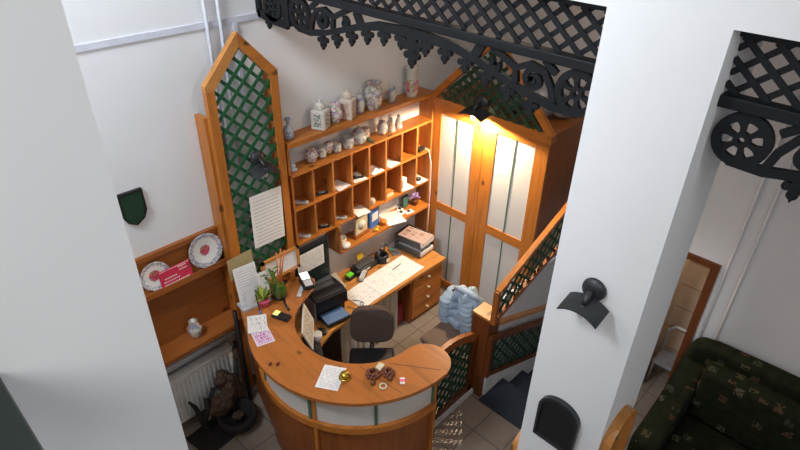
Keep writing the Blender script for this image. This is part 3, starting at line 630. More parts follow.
M0 = Matrix.Translation((3.86, 3.42, DZ)) @ Matrix.Rotation(.12, 4, 'Z')
for k, (z, mt, lab, ox) in enumerate(((.028, 'flyer_dark', 'blue-edged paper stack in the bottom letter tray', 0), (.133, 'blank', 'white paper stack under the magazine in the top letter tray', 0), (.175, 'magazine', 'reddish magazine lying on top of the letter tray', .0))):
    o = obj('paper_stack' if k < 2 else 'magazine', B(-.105, .105, -.19, .13, 0, .04 if k < 2 else .012), mt); o.matrix_world = M0 @ Matrix.Translation((ox, 0, z)) @ Matrix.Rotation(.05*(k-1), 4, 'Z'); tag(o, lab, 'paper' if k < 2 else 'magazine')
t = thing('card_machine', 'long black machine behind the ledger with a yellow note', 'machine', (3.22, 3.52, DZ), .05); obj('body', B(-.15, .15, -.06, .06, 0, .07, bev=.015), 'black_plastic', t, True); obj('cover', B(-.12, .12, -.045, .045, .07, .095, bev=.01), 'dark_grey', t, True); obj('label', B(-.02, .03, -.0615, -.059, .03, .05), 'white_paint', t, True)
obj('horn', MB().tube([(-.14, 0, .06), (-.14, 0, .13)], .015), 'black_plastic', t, True)
sheet('sticky_note', .075, .065, wallM(3.23, 3.585, DZ+.13, .05, .2), 'yellow', 'yellow sticky note standing behind the black machine', 'note')
t = thing('pen_pot', 'round black desk pot with pens right of the long machine', 'pot', (3.46, 3.50, DZ)); obj('pot', MB().lathe([(.075, 0), (.08, .01), (.075, .07), (.06, .085), (.055, .085), (.05, .02)], n=22), 'black_plastic', t, True)
for k in range(5): obj('pen', MB().tube([(-.03+.015*k, .01*(k % 2), .05), (-.045+.022*k, .02*(k % 3-1), .19)], .006), ['black_plastic', 'blue', 'black_plastic', 'dark_grey', 'black_plastic'][k], t, True)
sheet('pot_label', .05, .04, wallM(3.47, 3.415, DZ+.045), 'beige', 'cream label stuck on the round black pot', 'label')
t = thing('calculator', 'grey calculator between the pen pot and the letter tray', 'calculator', (3.66, 3.51, DZ), -.35); obj('body', B(-.045, .045, -.07, .07, 0, .018), 'mid_grey', t, True); k_ = MB()
for a in range(4):
    for b_ in range(4): k_.box(-.036+a*.019, -.022+a*.019, -.06+b_*.02, -.046+b_*.02, .018, .022)
obj('keypad', k_, 'dark_grey', t, True); obj('display', B(-.036, .036, .03, .06, .018, .02), 'teal', t, True)
t = thing('tape_dispenser', 'small black block with a bright green top on the desk', 'dispenser', (3.01, 3.50, DZ), .1); obj('body', B(-.04, .04, -.03, .03, 0, .045, bev=.005), 'black_plastic', t, True); obj('top', B(-.036, .036, -.028, .028, .045, .065, bev=.004), 'lime', t, True)
t = thing('stapler', 'grey stapler by the back edge of the ledger sheet', 'stapler', (3.12, 3.42, DZ), .5); obj('base', B(-.075, .075, -.02, .02, 0, .012), 'black_plastic', t, True); obj('arm', MB().prism([(-.075, .015), (.07, .03), (.075, .05), (.0, .07), (-.075, .05)], -.018, .018, lambda u, v, tt: (u, tt, v)), 'light_grey', t, True)
sheet('desk_card', .12, .10, flatM(3.74, 3.60, DZ+.002, .2), 'blank', 'white card lying behind the calculator', 'card')
sheet('wall_card', .20, .24, wallM(3.56, WY-.004, .83, .0), 'blank', 'pale card stuck on the wall under the low shelf', 'card')
t = thing('telephone', 'beige desk telephone with grey handset behind the printer', 'telephone', (2.80, 3.53, DZ), -.2); obj('body', MB().prism([(-.11, 0), (.11, 0), (.11, .07), (-.11, .035)], -.10, .10, lambda u, v, tt: (tt, u, v)), 'beige_phone', t, True); obj('handset', MB().tube([(-.07, -.10, .07), (-.07, -.06, .085), (-.07, .06, .105), (-.07, .10, .10)], [.026, .018, .018, .026]), 'mid_grey', t, True)
kp = MB()
for a in range(3):
    for b_ in range(4): kp.box(-.0+a*.028, .018+a*.028, -.07+b_*.026, -.052+b_*.026, .05+b_*.004, .058+b_*.004)
obj('keypad', kp, 'light_grey', t, True)
# printer
t = thing('laser_printer', 'black laser printer with a blue paper tray on the desk', 'printer', (2.54, 3.345, DZ), -.16)
obj('body', MB().prism([(-.17, 0), (.12, 0), (.12, .11), (.17, .13), (.17, .25), (.10, .27), (-.17, .24)], -.16, .16, lambda u, v, tt: (tt, -u, v)), 'black_plastic', t, True)
obj('side_panel', B(-.172, -.155, -.15, .16, .01, .23, bev=.004), 'printer_side', t, True)
obj('output_slot', MB().box(-.12, .12, -.14, .06, .235, .262).box(-.13, .13, .03, .16, .25, .285, bev=.01), 'dark_grey', t, True)
tr_ = obj('paper_tray', MB().box(-.125, .125, -.285, -.12, .02, .05, bev=.006), 'black_plastic', t, True); obj('tray_cover', B(-.115, .115, -.278, -.125, .05, .062, bev=.003), 'blue_tray', tr_, True)
t = thing('eyeglasses', 'dark-framed eyeglasses lying in front of the ledger sheet', 'eyeglasses', (2.80, 3.115, DZ), .4)
for sx in (-.03, .03): obj('rim', MB().tube([(sx+.023*math.cos(a), .017*math.sin(a), .012) for a in [2*PI*k/14 for k in range(15)]], .003, 6), 'black_plastic', t, True)
for sx in (-1, 1): obj('temple', MB().tube([(sx*.055, .0, .012), (sx*.06, .06, .01), (sx*.05, .11, .006)], .003, 6), 'black_plastic', t, True)
t = thing('computer_mouse', 'black computer mouse on the desk inside the counter curve', 'mouse', (2.32, 3.10, DZ)); obj('body', MB().ell((0, 0, .012), .034, .055, .024), 'black_plastic', t, True); obj('cord', MB().tube([(0, .05, .012), (-.02, .14, .006), (-.1, .2, .006)], .003), 'black_plastic', t, True)
t = thing('keyboard', 'black keyboard on the desk under the counter edge', 'keyboard', (2.12, 2.97, DZ), 1.05); obj('body', B(-.20, .20, -.07, .07, 0, .018, bev=.005), 'black_plastic', t, True); kb = MB()
for a in range(14):
    for b_ in range(5): kb.box(-.19+a*.027, -.168+a*.027, -.06+b_*.024, -.041+b_*.024, .017, .023)
obj('keys', kb, 'dark_grey', t, True)
# monitor, framed board
t = thing('computer_monitor', 'black monitor with a white sheet taped on its screen', 'monitor', (2.50, 3.43, DZ))
obj('housing', B(2.30, 2.70, 3.415, 3.45, .86, 1.335, bev=.008), 'black_plastic', t); obj('screen', B(2.325, 2.675, 3.412, 3.416, .90, 1.31), 'screen_dark', t); obj('bezel_strip', B(2.30, 2.70, 3.41, 3.416, .862, .888), 'mid_grey', t)
obj('stand', MB().tube([(2.5, 3.44, .64), (2.5, 3.44, .9)], .025).box(2.40, 2.60, 3.36, 3.52, .63, .645), 'black_plastic', t)
sheet('taped_sheet', .295, .205, wallM(2.482, 3.408, 1.185, .0), 'form', 'white sheet taped across the black monitor', 'paper')
t = thing('framed_board', 'small wood-framed whiteboard standing at the back of the counter', 'board', (2.15, 3.40, 1.1))
fr = MB(); x0, x1, z0, z1 = 1.97, 2.345, 1.205, 1.425
fr.box(x0, x1, 3.375, 3.395, z0, z0+.028).box(x0, x1, 3.375, 3.395, z1-.028, z1).box(x0, x0+.028, 3.375, 3.395, z0, z1).box(x1-.028, x1, 3.375, 3.395, z0, z1)
obj('frame', fr, 'bright_x', t); obj('board', B(x0+.02, x1-.02, 3.383, 3.392, z0+.02, z1-.02), 'white_plastic', t); obj('foot', B(2.02, 2.06, 3.36, 3.42, 1.1, 1.205), 'shelf_z', t); obj('foot', B(2.23, 2.27, 3.36, 3.42, 1.1, 1.205), 'shelf_z', t)

# ================================================================== curved counter
CX, CY, RO, RI, CZ = 2.362, 2.63, .89, .526, 1.10
t = thing('reception_counter', 'curved pine reception counter with white panels round its front', 'counter', (CX, CY, 0))
outl = arc(CX, CY, RO, 150, 270, 40)+arc(CX, CY-(RO+RI)/2, (RO-RI)/2, -80, 80, 14)+arc(CX, CY, RI, 270, 108, 40)+[(2.34, 3.19), (2.40, 3.26), (2.38, 3.36), (2.285, 3.40), (2.285, 3.47), (1.77, 3.47), (1.74, 3.42)]
ctop = MB().prism(outl, -.032, 0, XY(CZ)); obj('worktop', ctop, 'counter_top', t)
obj('board_seam', MB().prism([(2.15, 2.10), (2.155, 2.104), (2.375, 1.79), (2.368, 1.788)], 0, .0012, XY(CZ)), 'bead_brown', t)
obj('board_seam', MB().prism([(1.98, 2.24), (1.985, 2.244), (2.02, 1.84), (2.014, 1.84)], 0, .0012, XY(CZ)), 'bead_brown', t)
def shell(r0, r1, a0, a1, z0, z1, n=40):
    return MB().prism(arc(CX, CY, r1, a0, a1, n)+arc(CX, CY, r0, a1, a0, n), z0, z1, XY(0))
A0, A1 = 152, 269
obj('lower_front', shell(.76, .80, A0, A1, 0, .72), 'counter_body', t)
obj('rail', shell(.76, .845, A0, A1, .715, .775), 'pine_x', t)
obj('top_rail', shell(.76, .84, A0, A1, 1.035, 1.068), 'pine_x', t)
angs = [152, 162, 200.5, 234.5, 267.5]; UPA = 203
for a0, a1 in zip(angs[:-1], angs[1:]): obj('white_panel', shell(.79, .815, a0+.6, a1-.6, .775, 1.035, 14), 'white_panel', t)
for i, a in enumerate(angs): obj('separator', shell(.79, .826, a-.75, a+.75, .775, 1.035, 3), 'green_line', t)
for a, z0 in ((UPA, .0), (269, .0)): obj('upright', shell(.79, .828, a-.9, a+.9, z0, 1.04, 3), 'pine_z', t)
obj('end_panel', B(CX-.02, CX+.01, CY-.80, CY-.56, 0, 1.068), 'counter_body', t)
obj('side_front', MB().prism([(1.655, 3.005), (1.69, 2.985), (1.84, 3.46), (1.80, 3.46)], 0, 1.068, XY(0)), 'counter_body', t)
# on the counter
def onc(x, y): return (x, y, CZ)
sheet('counter_sheet', .165, .215, flatM(1.765, 2.295, CZ+.001, -1.02), 'form', 'printed white sheet under the brass bell on the counter', 'paper')
t = thing('counter_bell', 'brass call bell on the printed sheet', 'bell', (1.835, 2.225, CZ+.004)); obj('base', MB().lathe([(.045, 0), (.045, .008), (.036, .012)], n=22), 'gold', t, True); obj('dome', MB().lathe([(.038, .012), (.036, .03), (.024, .045), (.008, .05)], n=22), 'gold', t, True); obj('button', MB().lathe([(.006, .05), (.006, .062), (.009, .066), (.003, .07)], n=12), 'gold', t, True)
single('eraser_block', B(-.04, .04, -.025, .025, 0, .02, bev=.005), 'beige', 'cream block on the inner edge of the counter', 'block', onc(2.07, 2.115), rz=.25)
for k, (x, y, R) in enumerate(((1.99, 2.10, .042), (2.075, 2.03, .036))):
    bm_ = MB()
    for q in range(12): a = 2*PI*q/12; bm_.ell((R*math.cos(a), R*math.sin(a), .014+.006*(q % 2)), .015, .015, .014, 8, 6)
    for q in range(8): a = 2*PI*q/8; bm_.ell((R*.75*math.cos(a), R*.75*math.sin(a), .034), .013, .013, .012, 8, 6)
    single('bead_bracelet', bm_, 'bead_brown', ['larger coil of brown beads on the counter', 'smaller coil of brown beads near the rounded counter end'][k], 'bracelet', onc(x, y))
for k, (x, y, lab) in enumerate(((1.93, 2.04, 'wooden key fob left of the white ring'), (2.045, 1.985, 'wooden key fob between beads and tag'))): single('key_fob', MB().lathe([(.012, 0), (.02, .012), (.012, .03), (.004, .035)], n=12).tube([(.01, 0, .01), (.05, .03, .006), (.07, .02, .006)], .007), 'bead_brown', lab, 'key fob', onc(x, y))
single('white_ring', MB().tube([(.024*math.cos(a), .024*math.sin(a), .006) for a in [2*PI*k/18 for k in range(19)]], .006, 8), 'beige', 'cream ring lying before the brown beads', 'ring', onc(1.968, 1.975))
t = thing('key_tag', 'pink-and-white key tag at the right of the beads', 'tag', onc(2.10, 1.915), .8); obj('card', B(-.028, .028, -.018, .018, 0, .006), 'white_paint', t, True); obj('stripe', B(-.012, .012, -.018, .018, .006, .008), 'pink_pot', t, True)
for k, (x, y) in enumerate(((1.535, 2.70), (1.575, 2.66))): single('red_bead', MB().ell((0, 0, .01), .018, .012, .01), 'red_dark', ['dark red bead, left of the pair on the counter rim', 'dark red bead, right of the pair on the counter rim'][k], 'bead', onc(x, y), rz=.6)
sheet('flyer', .15, .20, flatM(1.715, 3.125, CZ+.004, -.55), 'flyer_dark', 'white flyer with dark picture by the pink pot', 'flyer', 'flyers on the counter', th=.006)
sheet('flyer', .14, .19, flatM(1.665, 2.985, CZ+.001, -.3), 'flyer_pink', 'pink-purple flyer half under the white flyer', 'flyer', 'flyers on the counter')
t = thing('card_reader', 'black card reader with a yellow lit screen on the counter', 'card reader', onc(1.895, 3.055), .35); obj('body', B(-.035, .035, -.075, .075, 0, .035, bev=.01), 'black_plastic', t, True); obj('screen', B(-.027, .027, .02, .065, .035, .038), 'lcd_yellow', t, True)
t = thing('mobile_phone', 'phone handset with a lit white screen at the counter back', 'phone', onc(2.30, 3.245), -.38); obj('body', MB().box(-.045, .045, -.115, .115, .03, .06, bev=.012), 'black_plastic', t, True); obj('screen', B(-.036, .036, .0, .10, .06, .063), 'lcd', t, True); obj('keypad', B(-.034, .034, -.095, -.012, .06, .063), 'light_grey', t, True); obj('cradle', B(-.05, .05, -.07, .07, 0, .03, bev=.008), 'black_plastic', t, True)
single('white_remote', B(-.02, .02, -.07, .07, 0, .018, bev=.006), 'light_grey', 'small white remote in front of the lit phone', 'remote', onc(2.20, 3.20), rz=-.9)
single('black_cable', MB().tube([(1.99, 3.08, .006), (2.02, 3.18, .008), (2.08, 3.27, .01), (2.12, 3.36, .01), (2.2, 3.40, .012)], .009), 'black_plastic', 'black cable across the counter beside the bamboo pot', 'cable', (0, 0, CZ))
def leafmesh(mb, base, tip, w):
    b0, t0 = Vector(base), Vector(tip); d_ = t0-b0; s_ = d_.cross(Vector((0, 0, 1)));
    s_ = (s_ if s_.length > 1e-4 else Vector((1, 0, 0))).normalized()*w; m_ = b0+d_*.5+Vector((0, 0, w*.5)); k = len(mb.v)
    mb.add([b0, m_+s_, t0, m_-s_, m_-Vector((0, 0, .003))], [(0, 1, 4), (1, 2, 4), (2, 3, 4), (3, 0, 4), (0, 3, 2, 1)])
t = thing('bamboo_pot', 'green glass pot with bamboo stems and orange sticks', 'plant', onc(2.04, 3.27))
obj('saucer', MB().lathe([(.05, 0), (.065, .03), (.06, .04), (.05, .03)], n=18), 'black_plastic', t, True); obj('pot', MB().lathe([(.045, .01), (.062, .05), (.058, .10), (.042, .13), (.045, .14), (.038, .14)], n=18), 'green_glass', t, True)
for dx, dy, dz in ((-.07, .0, .33), (-.03, .02, .28), (-.10, .02, .25)): obj('bamboo_stem', MB().tube([(0, 0, .05), (dx*.5, dy*.5, dz*.55), (dx, dy, dz)], .011), 'leaf', t, True)
for dx, dy, dz in ((.03, .03, .42), (.075, .03, .44), (.10, .02, .42)): obj('orange_stick', MB().tube([(0, 0, .05), (dx, dy, dz)], .006), 'stick_orange', t, True)
lf = MB(); random.seed(5)
for k in range(7):
    a = random.uniform(0, 2*PI); b0 = Vector((-.05+random.uniform(-.04, .02), 0, .2+random.uniform(0, .13))); leafmesh(lf, b0, b0+Vector((math.cos(a)*.09, math.sin(a)*.05, random.uniform(-.01, .05))), .014)
obj('leaves', lf, 'leaf', t, True)
t = thing('small_plant', 'yellow-green plant in a pink pot near the flyers', 'plant', onc(1.885, 3.275)); obj('pot', MB().lathe([(.035, 0), (.048, .06), (.05, .065), (.044, .065)], n=16), 'pink_pot', t, True)
lf = MB(); lf2 = MB()
for k in range(26):
    a = random.uniform(0, 2*PI); r_ = random.uniform(.05, .10); leafmesh(lf if k % 2 else lf2, (0, 0, .06), (math.cos(a)*r_, math.sin(a)*r_, .08+random.uniform(0, .09)), .02)
obj('leaves', lf, 'leaf', t, True); obj('leaves', lf2, 'leaf_yellow', t, True)
sheet('beige_card', .225, .20, wallM(1.835, 3.462, 1.44, .03), 'card_tan', 'plain beige card behind the paper stand', 'card')
t = thing('paper_stand', 'clear upright stand of printed white sheets on the counter', 'stand', onc(1.83, 3.36), -.12)
o = obj('sheet', B(-.10, .09, -.17, .17, 0, .004), 'notice', t, True); o.location = (0, .03, .19); o.rotation_euler = (PI/2-.18, 0, 0)
for k, (x, w_, h_, y, mt) in enumerate(((-.02, .085, .17, -.03, 'leaflet'), (.12, .08, .24, .0, 'form'))):
    o = obj('leaflet', B(-w_/2, w_/2, -h_/2, h_/2, 0, .004), mt, t, True); o.location = (x, y, .02+h_/2); o.rotation_euler = (PI/2-.18, 0, 0)
obj('holder', MB().box(-.11, .14, -.06, .06, 0, .02), 'light_grey', t, True)
t = thing('pen', 'dark pen leaning against the paper stand', 'pen', onc(1.80, 3.20)); obj('barrel', MB().tube([(0, -.0, .005), (.03, .09, .14)], .006), 'black_plastic', t, True); obj('cap', MB().tube([(.0, 0, .005), (.006, .018, .03)], .008), 'blue', t, True)
nx_ = Vector((.64, .77, 0)).normalized(); ny_ = Vector((-.26, .22, .94)).normalized(); nz_ = nx_.cross(ny_)
nM = Matrix((nx_, ny_, nz_)).transposed().to_4x4(); nM.translation = Vector((2.085, 2.985, .93))
sheet('newspaper', .36, .21, nM, 'newsprint', 'folded newspaper propped inside the counter curve', 'newspaper', th=.012)

# ================================================================== chairs
t = thing('office_chair', 'dark brown office chair with its round back near the desk', 'chair', (2.47, 2.62, 0), 2.36)
obj('seat', B(-.20, .20, -.20, .20, .42, .49, bev=.03), 'black_plastic', t, True)
bk = MB(); nn = 14; rows = 8; vs = []
pts = []
for i in range(28):
    a = 2*PI*i/28; ca, sa = math.cos(a), math.sin(a); pts.append((.195*math.copysign(abs(ca)**.6, ca), .71+.18*math.copysign(abs(sa)**.65, sa)))
cv = lambda u, v, tt: (u, -.235-(v-.5)*.10+tt+u*u*.6, v)
bk.prism(pts, -.03, .025, cv); obj('backrest', bk, 'brown_back', t, True)
obj('back_bar', MB().tube([(0, -.10, .42), (0, -.22, .44), (0, -.285, .55), (0, -.29, .66)], .018), 'black_plastic', t, True)
obj('gas_column', MB().tube([(0, 0, .08), (0, 0, .43)], .025), 'dark_grey', t, True)
for k in range(5):
    a = 2*PI*k/5; lg = obj('leg', MB().tube([(0, 0, .10), (.26*math.cos(a), .26*math.sin(a), .065)], .018), 'black_plastic', t, True)
    obj('caster', MB().ell((.26*math.cos(a), .26*math.sin(a), .028), .028, .02, .028), 'black_plastic', lg, True)
t = thing('visitor_chair', 'brown padded chair with the blue jacket over its back', 'chair', (3.235, 2.365, 0), 0)
obj('seat', B(-.21, .21, -.20, .20, .40, .46, bev=.025), 'brown_seat', t, True)
obj('backrest', B(.20, .245, -.19, .19, .50, .80, bev=.02), 'brown_back', t, True)
for sx in (-1, 1):
    for sy in (-1, 1): obj('leg', MB().tube([(sx*.17, sy*.17, .41), (sx*.20, sy*.20, 0)], .014), 'dark_grey', t, True)
    obj('back_post', MB().tube([(.19, sx*.15, .42), (.232, sx*.15, .45), (.232, sx*.15, .62)], .014), 'dark_grey', t, True)
# puffer jacket over the chair back
def jacket():
    t = thing('puffer_jacket', 'light blue quilted jacket draped over the brown chair back', 'jacket', (3.235+.222, 2.365, .82), .05)
    n, m_ = 72, 48; vs = []; fs = []
    for i in range(n+1):
        s_ = i/n
        if s_ < .44: q = s_/.44; x, z, nx, nz = -.085+.02*q, -.42+.40*q, -1, 0
        elif s_ < .56: q = (s_-.44)/.12; a = PI*(1-q); x, z, nx, nz = .0+.068*math.cos(a), -.02+.075*math.sin(a), math.cos(a), math.sin(a)
        else: q = (s_-.56)/.44; x, z, nx, nz = .07+.03*q, -.02-.40*q, 1, 0
        for j in range(m_+1):
            u = j/m_*2-1
            w = .175+.045*min(1, abs(s_-.5)*4)+.01*math.sin(s_*11)
            ph = s_*13+.35*math.sin(u*3+1)+.5*u
            quilt = abs(math.sin(ph*PI/1.3))**.5
            fold = .018*math.sin(u*9+s_*5)+.012*math.sin(u*4-s_*9)
            puff = (.020*quilt+fold)*(1-abs(u)**6)
            round_ = .10*abs(u)**3
            vs.append((x+nx*puff-nx*.045*abs(u)**3, u*w, z+nz*puff-round_*(1 if nz > .3 else .75)))
    fs = [(i*(m_+1)+j, i*(m_+1)+j+1, (i+1)*(m_+1)+j+1, (i+1)*(m_+1)+j) for i in range(n) for j in range(m_)]
    o = obj('body', MB().add(vs, fs, None, True), 'jacket_blue', t, True)
    sm = o.modifiers.new('thick', 'SOLIDIFY'); sm.thickness = .02
    def sleeve(path, r0, r1, flat):
        P_ = [Vector(p) for p in path]; nn = 60; mb = MB(); vs = []; k_ = 16
        for i in range(nn+1):
            q = i/nn*(len(P_)-1); a = min(int(q), len(P_)-2); c = P_[a].lerp(P_[a+1], q-a)
            r = (r0+(r1-r0)*i/nn)*(.86+.14*abs(math.sin(i/nn*PI*8))**.5)
            if i in (0, nn): r *= .6
            for k in range(k_): an = 2*PI*k/k_; vs.append((c.x+r*flat*math.cos(an), c.y+r*math.sin(an), c.z+.15*r*math.cos(an)))
        fs = [(i*k_+k, i*k_+(k+1) % k_, (i+1)*k_+(k+1) % k_, (i+1)*k_+k) for i in range(nn) for k in range(k_)]+[list(range(k_))[::-1], [nn*k_+k for k in range(k_)]]
        obj('sleeve', mb.add(vs, fs, None, True), 'jacket_blue', t, True)
    sleeve([(-.06, -.02, .0), (-.115, -.05, -.10), (-.125, -.09, -.24), (-.12, -.10, -.40)], .085, .06, .55)
    sleeve([(.03, .16, -.02), (-.07, .20, -.12), (-.09, .20, -.26), (-.085, .18, -.36)], .07, .055, .55)
    mb = MB()
    mb.tube([(-.02, -.14, .035), (-.035, -.05, .062), (-.035, .05, .062), (-.02, .13, .038)], [.022, .034, .034, .022], 12); obj('collar', mb, 'jacket_blue', t, True)
jacket()

# ================================================================== gate, newel, sloping balustrades
def lat_poly(mb, poly, step, w, y, ang): mb.lattice(poly, step, w, -.01, .01, XZ(y), ang)
t = thing('swing_gate', 'low pine gate with arched top and green lattice by the counter end', 'gate', (2.95, 2.06, 0))
gy = 2.06; x0, x1 = 2.56, 3.185
arch = [(x0+(x1-x0)*i/14, .84-.80*((x0+(x1-x0)*i/14)-2.76)**2) for i in range(15)]
obj('top_rail', MB().ribbon(arch, .075, -.022, .022, XZ(gy)), 'shelf_x', t)
obj('stile', B(x0, x0+.05, gy-.02, gy+.02, .05, .72), 'dark_pine_z', t); obj('stile', B(x1-.05, x1, gy-.02, gy+.02, .05, .72), 'dark_pine_z', t)
obj('bottom_rail', B(x0, x1, gy-.02, gy+.02, .05, .12), 'dark_pine_x', t)
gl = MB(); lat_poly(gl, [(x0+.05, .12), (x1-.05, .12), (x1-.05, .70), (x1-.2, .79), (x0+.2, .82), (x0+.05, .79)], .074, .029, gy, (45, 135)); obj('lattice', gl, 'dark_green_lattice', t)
struct('trim_7', B(2.55, 3.2, 2.02, 2.10, 0, .05), 'stringer_white', 'pale threshold strip under the swing gate')
t = thing('newel_box', 'square pine newel box at the head of the stairs', 'newel', (3.28, 2.03, 0))
obj('body', B(3.20, 3.36, 1.945, 2.12, 0, .93), 'dark_pine_z', t); obj('cap', B(3.197, 3.363, 1.945, 2.123, .93, .95), 'bright_x', t)
def balustrade(label, pts, y, wd, step=.085):
    (xa, za0, za1), (xb, zb0, zb1) = pts
    t = thing('sloping_balustrade', label, 'balustrade', (xa, y, za0)); F = XZ(y)
    obj('handrail', MB().prism([(xa, za1), (xb, zb1), (xb, zb1+.04), (xa, za1+.04)], -.024, .024, F), wd[0], t)
    obj('bottom_rail', MB().prism([(xa, za0-.045), (xb, zb0-.045), (xb, zb0), (xa, za0)], -.018, .018, F), wd[1], t)
    a = math.degrees(math.atan2(zb0-za0, xb-xa))
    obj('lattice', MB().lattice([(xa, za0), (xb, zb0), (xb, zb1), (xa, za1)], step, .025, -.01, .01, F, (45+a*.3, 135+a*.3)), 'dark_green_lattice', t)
    obj('end_post', B(xa-.022, xa+.018, y-.022, y+.0225, za0-.05, za1+.03), wd[2], t)
    return t
balustrade('pine handrail and dark lattice rising from the newel past the wardrobe', ((3.225, .96, 1.23), (4.86, 1.48, 1.94)), 1.92, ('pine_x', 'shelf_x', 'shelf_z'))
balustrade('dark lattice balustrade sloping down beside the carpeted steps', ((3.225, .33, .72), (4.86, -.37, .03)), 1.92, ('dark_pine_x', 'dark_pine_x', 'dark_pine_z'))
single('stair_handrail', MB().prism([(3.38, .77), (4.86, .17), (4.86, .215), (3.38, .815)], .03, .08, XZ(1.92)), 'bright_x', 'yellow-gold handrail on the wall above the lower stair lattice', 'handrail', (0, 0, 0))

# ================================================================== left shelf, china, radiator
t = thing('plate_shelf', 'wall-hung pine plate rack with two shelves on the left', 'shelf', (1.1, WY, .88))
obj('back_board', B(.40, 1.765, WY-.02, WY, .90, 1.74), 'shelf_x', t); obj('top_trim', B(.40, 1.765, WY-.035, WY, 1.72, 1.76), 'shelf_x', t)
obj('upper_shelf', B(.40, 1.765, 3.55, WY-.02, 1.44, 1.468), 'shelf_x', t); obj('lower_shelf', B(.40, 1.765, 3.44, WY-.02, .875, .91), 'shelf_x', t)
obj('plate_rail', B(.40, 1.765, 3.55, 3.565, 1.468, 1.492), 'shelf_x', t)
def plate(label, x, z, r, mat, rot):
    o = obj('painted_plate', MB().lathe([(.02, 0), (r*.55, .002), (r*.95, .022), (r, .026), (r, .03), (r*.93, .028), (r*.55, .010), (.0, .009)], n=40, cap=False), mat)
    o.matrix_world = Matrix.Translation((x, 3.612, z)) @ Matrix.Rotation(PI/2-.2, 4, 'X'); tag(o, label, 'plate', 'painted plates on the plate rack')
plate('larger flowered plate leaning at the right end of plate rack', 1.63, 1.615, .14, 'plate_big', 0)
plate('smaller pierced-edge flowered plate left of the red sign', 1.215, 1.59, .112, 'plate_small', 0)
t = thing('red_sign', 'dark pink sign with white lettering between the two plates', 'sign', (1.35, 3.56, 1.47)); MM = wallM(1.355, 3.572, 1.545, .02, .15)
o = obj('board', B(-.125, .125, -.075, .075, 0, .006, M=MM), 'sign_red', t)
lt = MB(); random.seed(11)
for r_, (xa, xb) in enumerate(((.03, .09), (.035, .1), (-.09, .0), (-.1, .02), (-.1, .09))):
    x = xa
    while x < xb: w_ = random.uniform(.006, .012); lt.box(x, x+w_*.75, .05-r_*.026, .058-r_*.026, .006, .008, M=MM); x += w_+.004
lt.box(-.115, .115, .066, .068, .006, .008, M=MM).box(-.115, .115, -.068, -.066, .006, .008, M=MM)
obj('lettering', lt, 'white_paint', t)
vase('little_vase', [(.03, 0), (.036, .01), (.055, .07), (.058, .10), (.035, .14), (.03, .15), (.036, .165), (.02, .165), (.018, .14)], 'c_mixed', 'small round vase alone on the lower plate-rack shelf', (1.39, 3.545, .91), group=None)
t = thing('wall_radiator', 'white panel radiator under the plate rack', 'radiator', (1.3, 3.56, .1))
rd = MB().box(.75, 1.66, 3.535, 3.58, .10, .60)
for k in range(22): x = .77+k*.0405; rd.box(x, x+.024, 3.52, 3.536, .13, .57, bev=.005, seg=1)
obj('panel', rd, 'radiator_white', t); obj('top_grille', B(.75, 1.66, 3.515, 3.60, .60, .62), 'radiator_white', t)
obj('bracket', MB().box(.9, .94, 3.58, WY, .2, .5).box(1.45, 1.49, 3.58, WY, .2, .5), 'mid_grey', t); obj('valve', MB().tube([(1.66, 3.56, .56), (1.71, 3.56, .56), (1.71, 3.56, .62)], .018), 'black_plastic', t)
struct('trim_8', B(-.5, 1.75, 3.60, WY, .66, .70), 'light_grey', 'pale ledge on the wall above the radiator')
# dark basket with driftwood
t = thing('floor_basket', 'dark wicker basket with dry branches in front of the radiator', 'basket', (1.42, 3.28, 0))
obj('basket', MB().lathe([(.12, 0), (.16, .05), (.175, .12), (.165, .15), (.14, .15), (.13, .06), (.0, .05)], (1.47, 3.26, .01), 24, cap=False), 'basket', t)
br = MB(); random.seed(9)
for (x, y, pts_) in ((1.25, 3.38, [(0, 0, 0), (-.04, 0, .18), (-.06, .02, .34), (-.10, .02, .44)]), (1.25, 3.38, [(-.03, 0, .15), (.03, .0, .26), (.04, .02, .36)]), (1.33, 3.40, [(0, 0, .1), (.0, .02, .28), (.05, .02, .40)]), (1.55, 3.42, [(0, 0, .1), (.06, .03, .3), (.10, .05, .52)])):
    br.tube([(x+a, y+b_, c_) for a, b_, c_ in pts_], [.03, .024, .02, .008][:len(pts_)])
obj('branch', br, 'dark_branch', t)
dw = MB()
for (x, y, z, rx, ry, rz_) in ((1.40, 3.38, .22, .13, .08, .11), (1.52, 3.40, .32, .08, .07, .16), (1.47, 3.42, .44, .07, .05, .10)): dw.ell((x, y, z), rx, ry, rz_, 14, 10)
o = obj('driftwood', dw, 'driftwood', t); md = o.modifiers.new('sub', 'SUBSURF'); md.levels = 2; md.render_levels = 2
tx = bpy.data.textures.new('rough', 'CLOUDS'); tx.noise_scale = .06; dm = o.modifiers.new('d', 'DISPLACE'); dm.texture = tx; dm.strength = .07
fw = MB().ell((1.47, 3.25, .13), .025, .025, .02, 10, 6)
for k in range(7): a = 2*PI*k/7; fw.ell((1.47+.035*math.cos(a), 3.25+.035*math.sin(a), .13), .018, .018, .01, 8, 5)
obj('dried_flower', fw, 'driftwood', t)
single('dark_mat', MB().box(-.24, .22, -.16, .14, 0, .02, bev=.006), 'basket', 'dark doormat lying under the wicker basket', 'mat', (1.32, 3.33, 0), rz=.1)
single('floor_pole', MB().tube([(0, 0, 0), (.0, .02, 1.05)], .02), 'black_plastic', 'dark upright pole between radiator and counter', 'pole', (1.70, 3.42, 0))

# things in the gap under the counter
vase('waste_cup', [(.03, 0), (.042, .09), (.038, .09)], 'cup_white', 'white cup on the desk edge inside the counter curve', (2.22, 3.04, .63), 'cup', group=None)

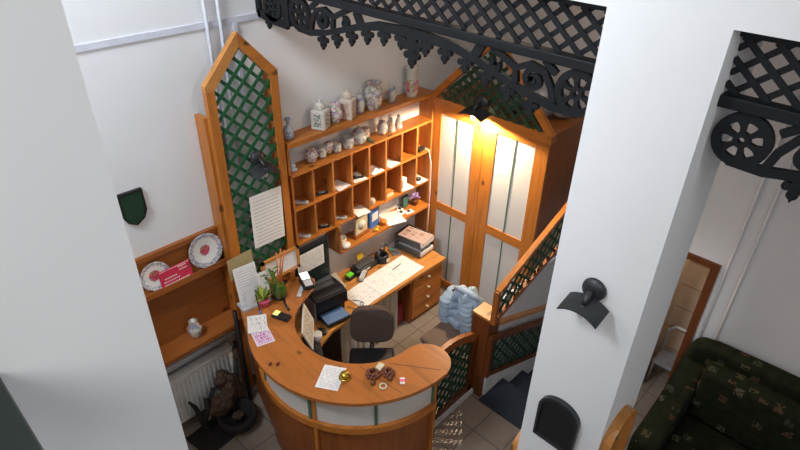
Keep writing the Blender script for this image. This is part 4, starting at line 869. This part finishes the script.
# ================================================================== sofa
t = thing('sofa', 'dark green patterned sofa against the right wall', 'sofa', (3.75, -.35, 0))
sx1 = 4.215
obj('base', B(3.32, sx1, -1.40, .60, .05, .30, bev=.03), 'sofa_fabric', t)
bp = [(-1.42, .30), (.62, .30), (.63, .95), (.58, 1.03), (.45, 1.06), (.1, 1.075), (-.4, 1.085), (-.9, 1.075), (-1.3, 1.05), (-1.42, .95)]
bo = obj('backrest', MB().prism(bp, -.16, .0, YZ(sx1)), 'sofa_fabric', t); bv = bo.modifiers.new('bev', 'BEVEL'); bv.width = .05; bv.segments = 4
for k in range(2):
    y1 = .45-k*.85; y0 = y1-.845
    c = obj('back_cushion', MB().box(3.88, 4.08, y0, y1, .46, .98, bev=.06, seg=4), 'sofa_fabric', t)
    obj('seat_cushion', MB().box(3.28, 3.93, y0, y1, .30, .47, bev=.05, seg=4), 'sofa_fabric', t)
for y0, y1 in ((.44, .64), (-1.42, -1.24)):
    am = MB().prism([(3.28, .05), (4.2, .05), (4.2, .92), (4.05, .86), (3.80, .69), (3.5, .62), (3.32, .60), (3.27, .55)], y0, y1, lambda u, v, tt: (u, tt, v)); o = obj('arm', am, 'sofa_fabric', t); bv = o.modifiers.new('bev', 'BEVEL'); bv.width = .05; bv.segments = 4
# chair in the tiled room
t = thing('low_chair', 'pale grey low chair with a looped back glimpsed in the tiled room', 'chair', (4.58, .82, 0)); obj('seat', B(-.11, .12, -.11, .11, .27, .30, bev=.01), 'mid_grey', t, True); obj('looped_back', MB().tube([(.10, -.10, .30), (.12, -.10, .54), (.12, -.05, .60), (.12, .05, .60), (.12, .10, .54), (.10, .10, .30)], .015), 'light_grey', t, True)
for sx in (-1, 1):
    for sy in (-1, 1): obj('leg', MB().tube([(sx*.09, sy*.09, .28), (sx*.10, sy*.10, 0)], .010), 'mid_grey', t, True)
pl2 = bpy.data.lights.new('tiled_room_lamp', 'POINT'); pl2.energy = 9; pl2.color = (1, .82, .6); pl2.shadow_soft_size = .1
po2 = bpy.data.objects.new('tiled_room_lamp', pl2); COL.objects.link(po2); po2.location = (4.6, .4, 2.0)
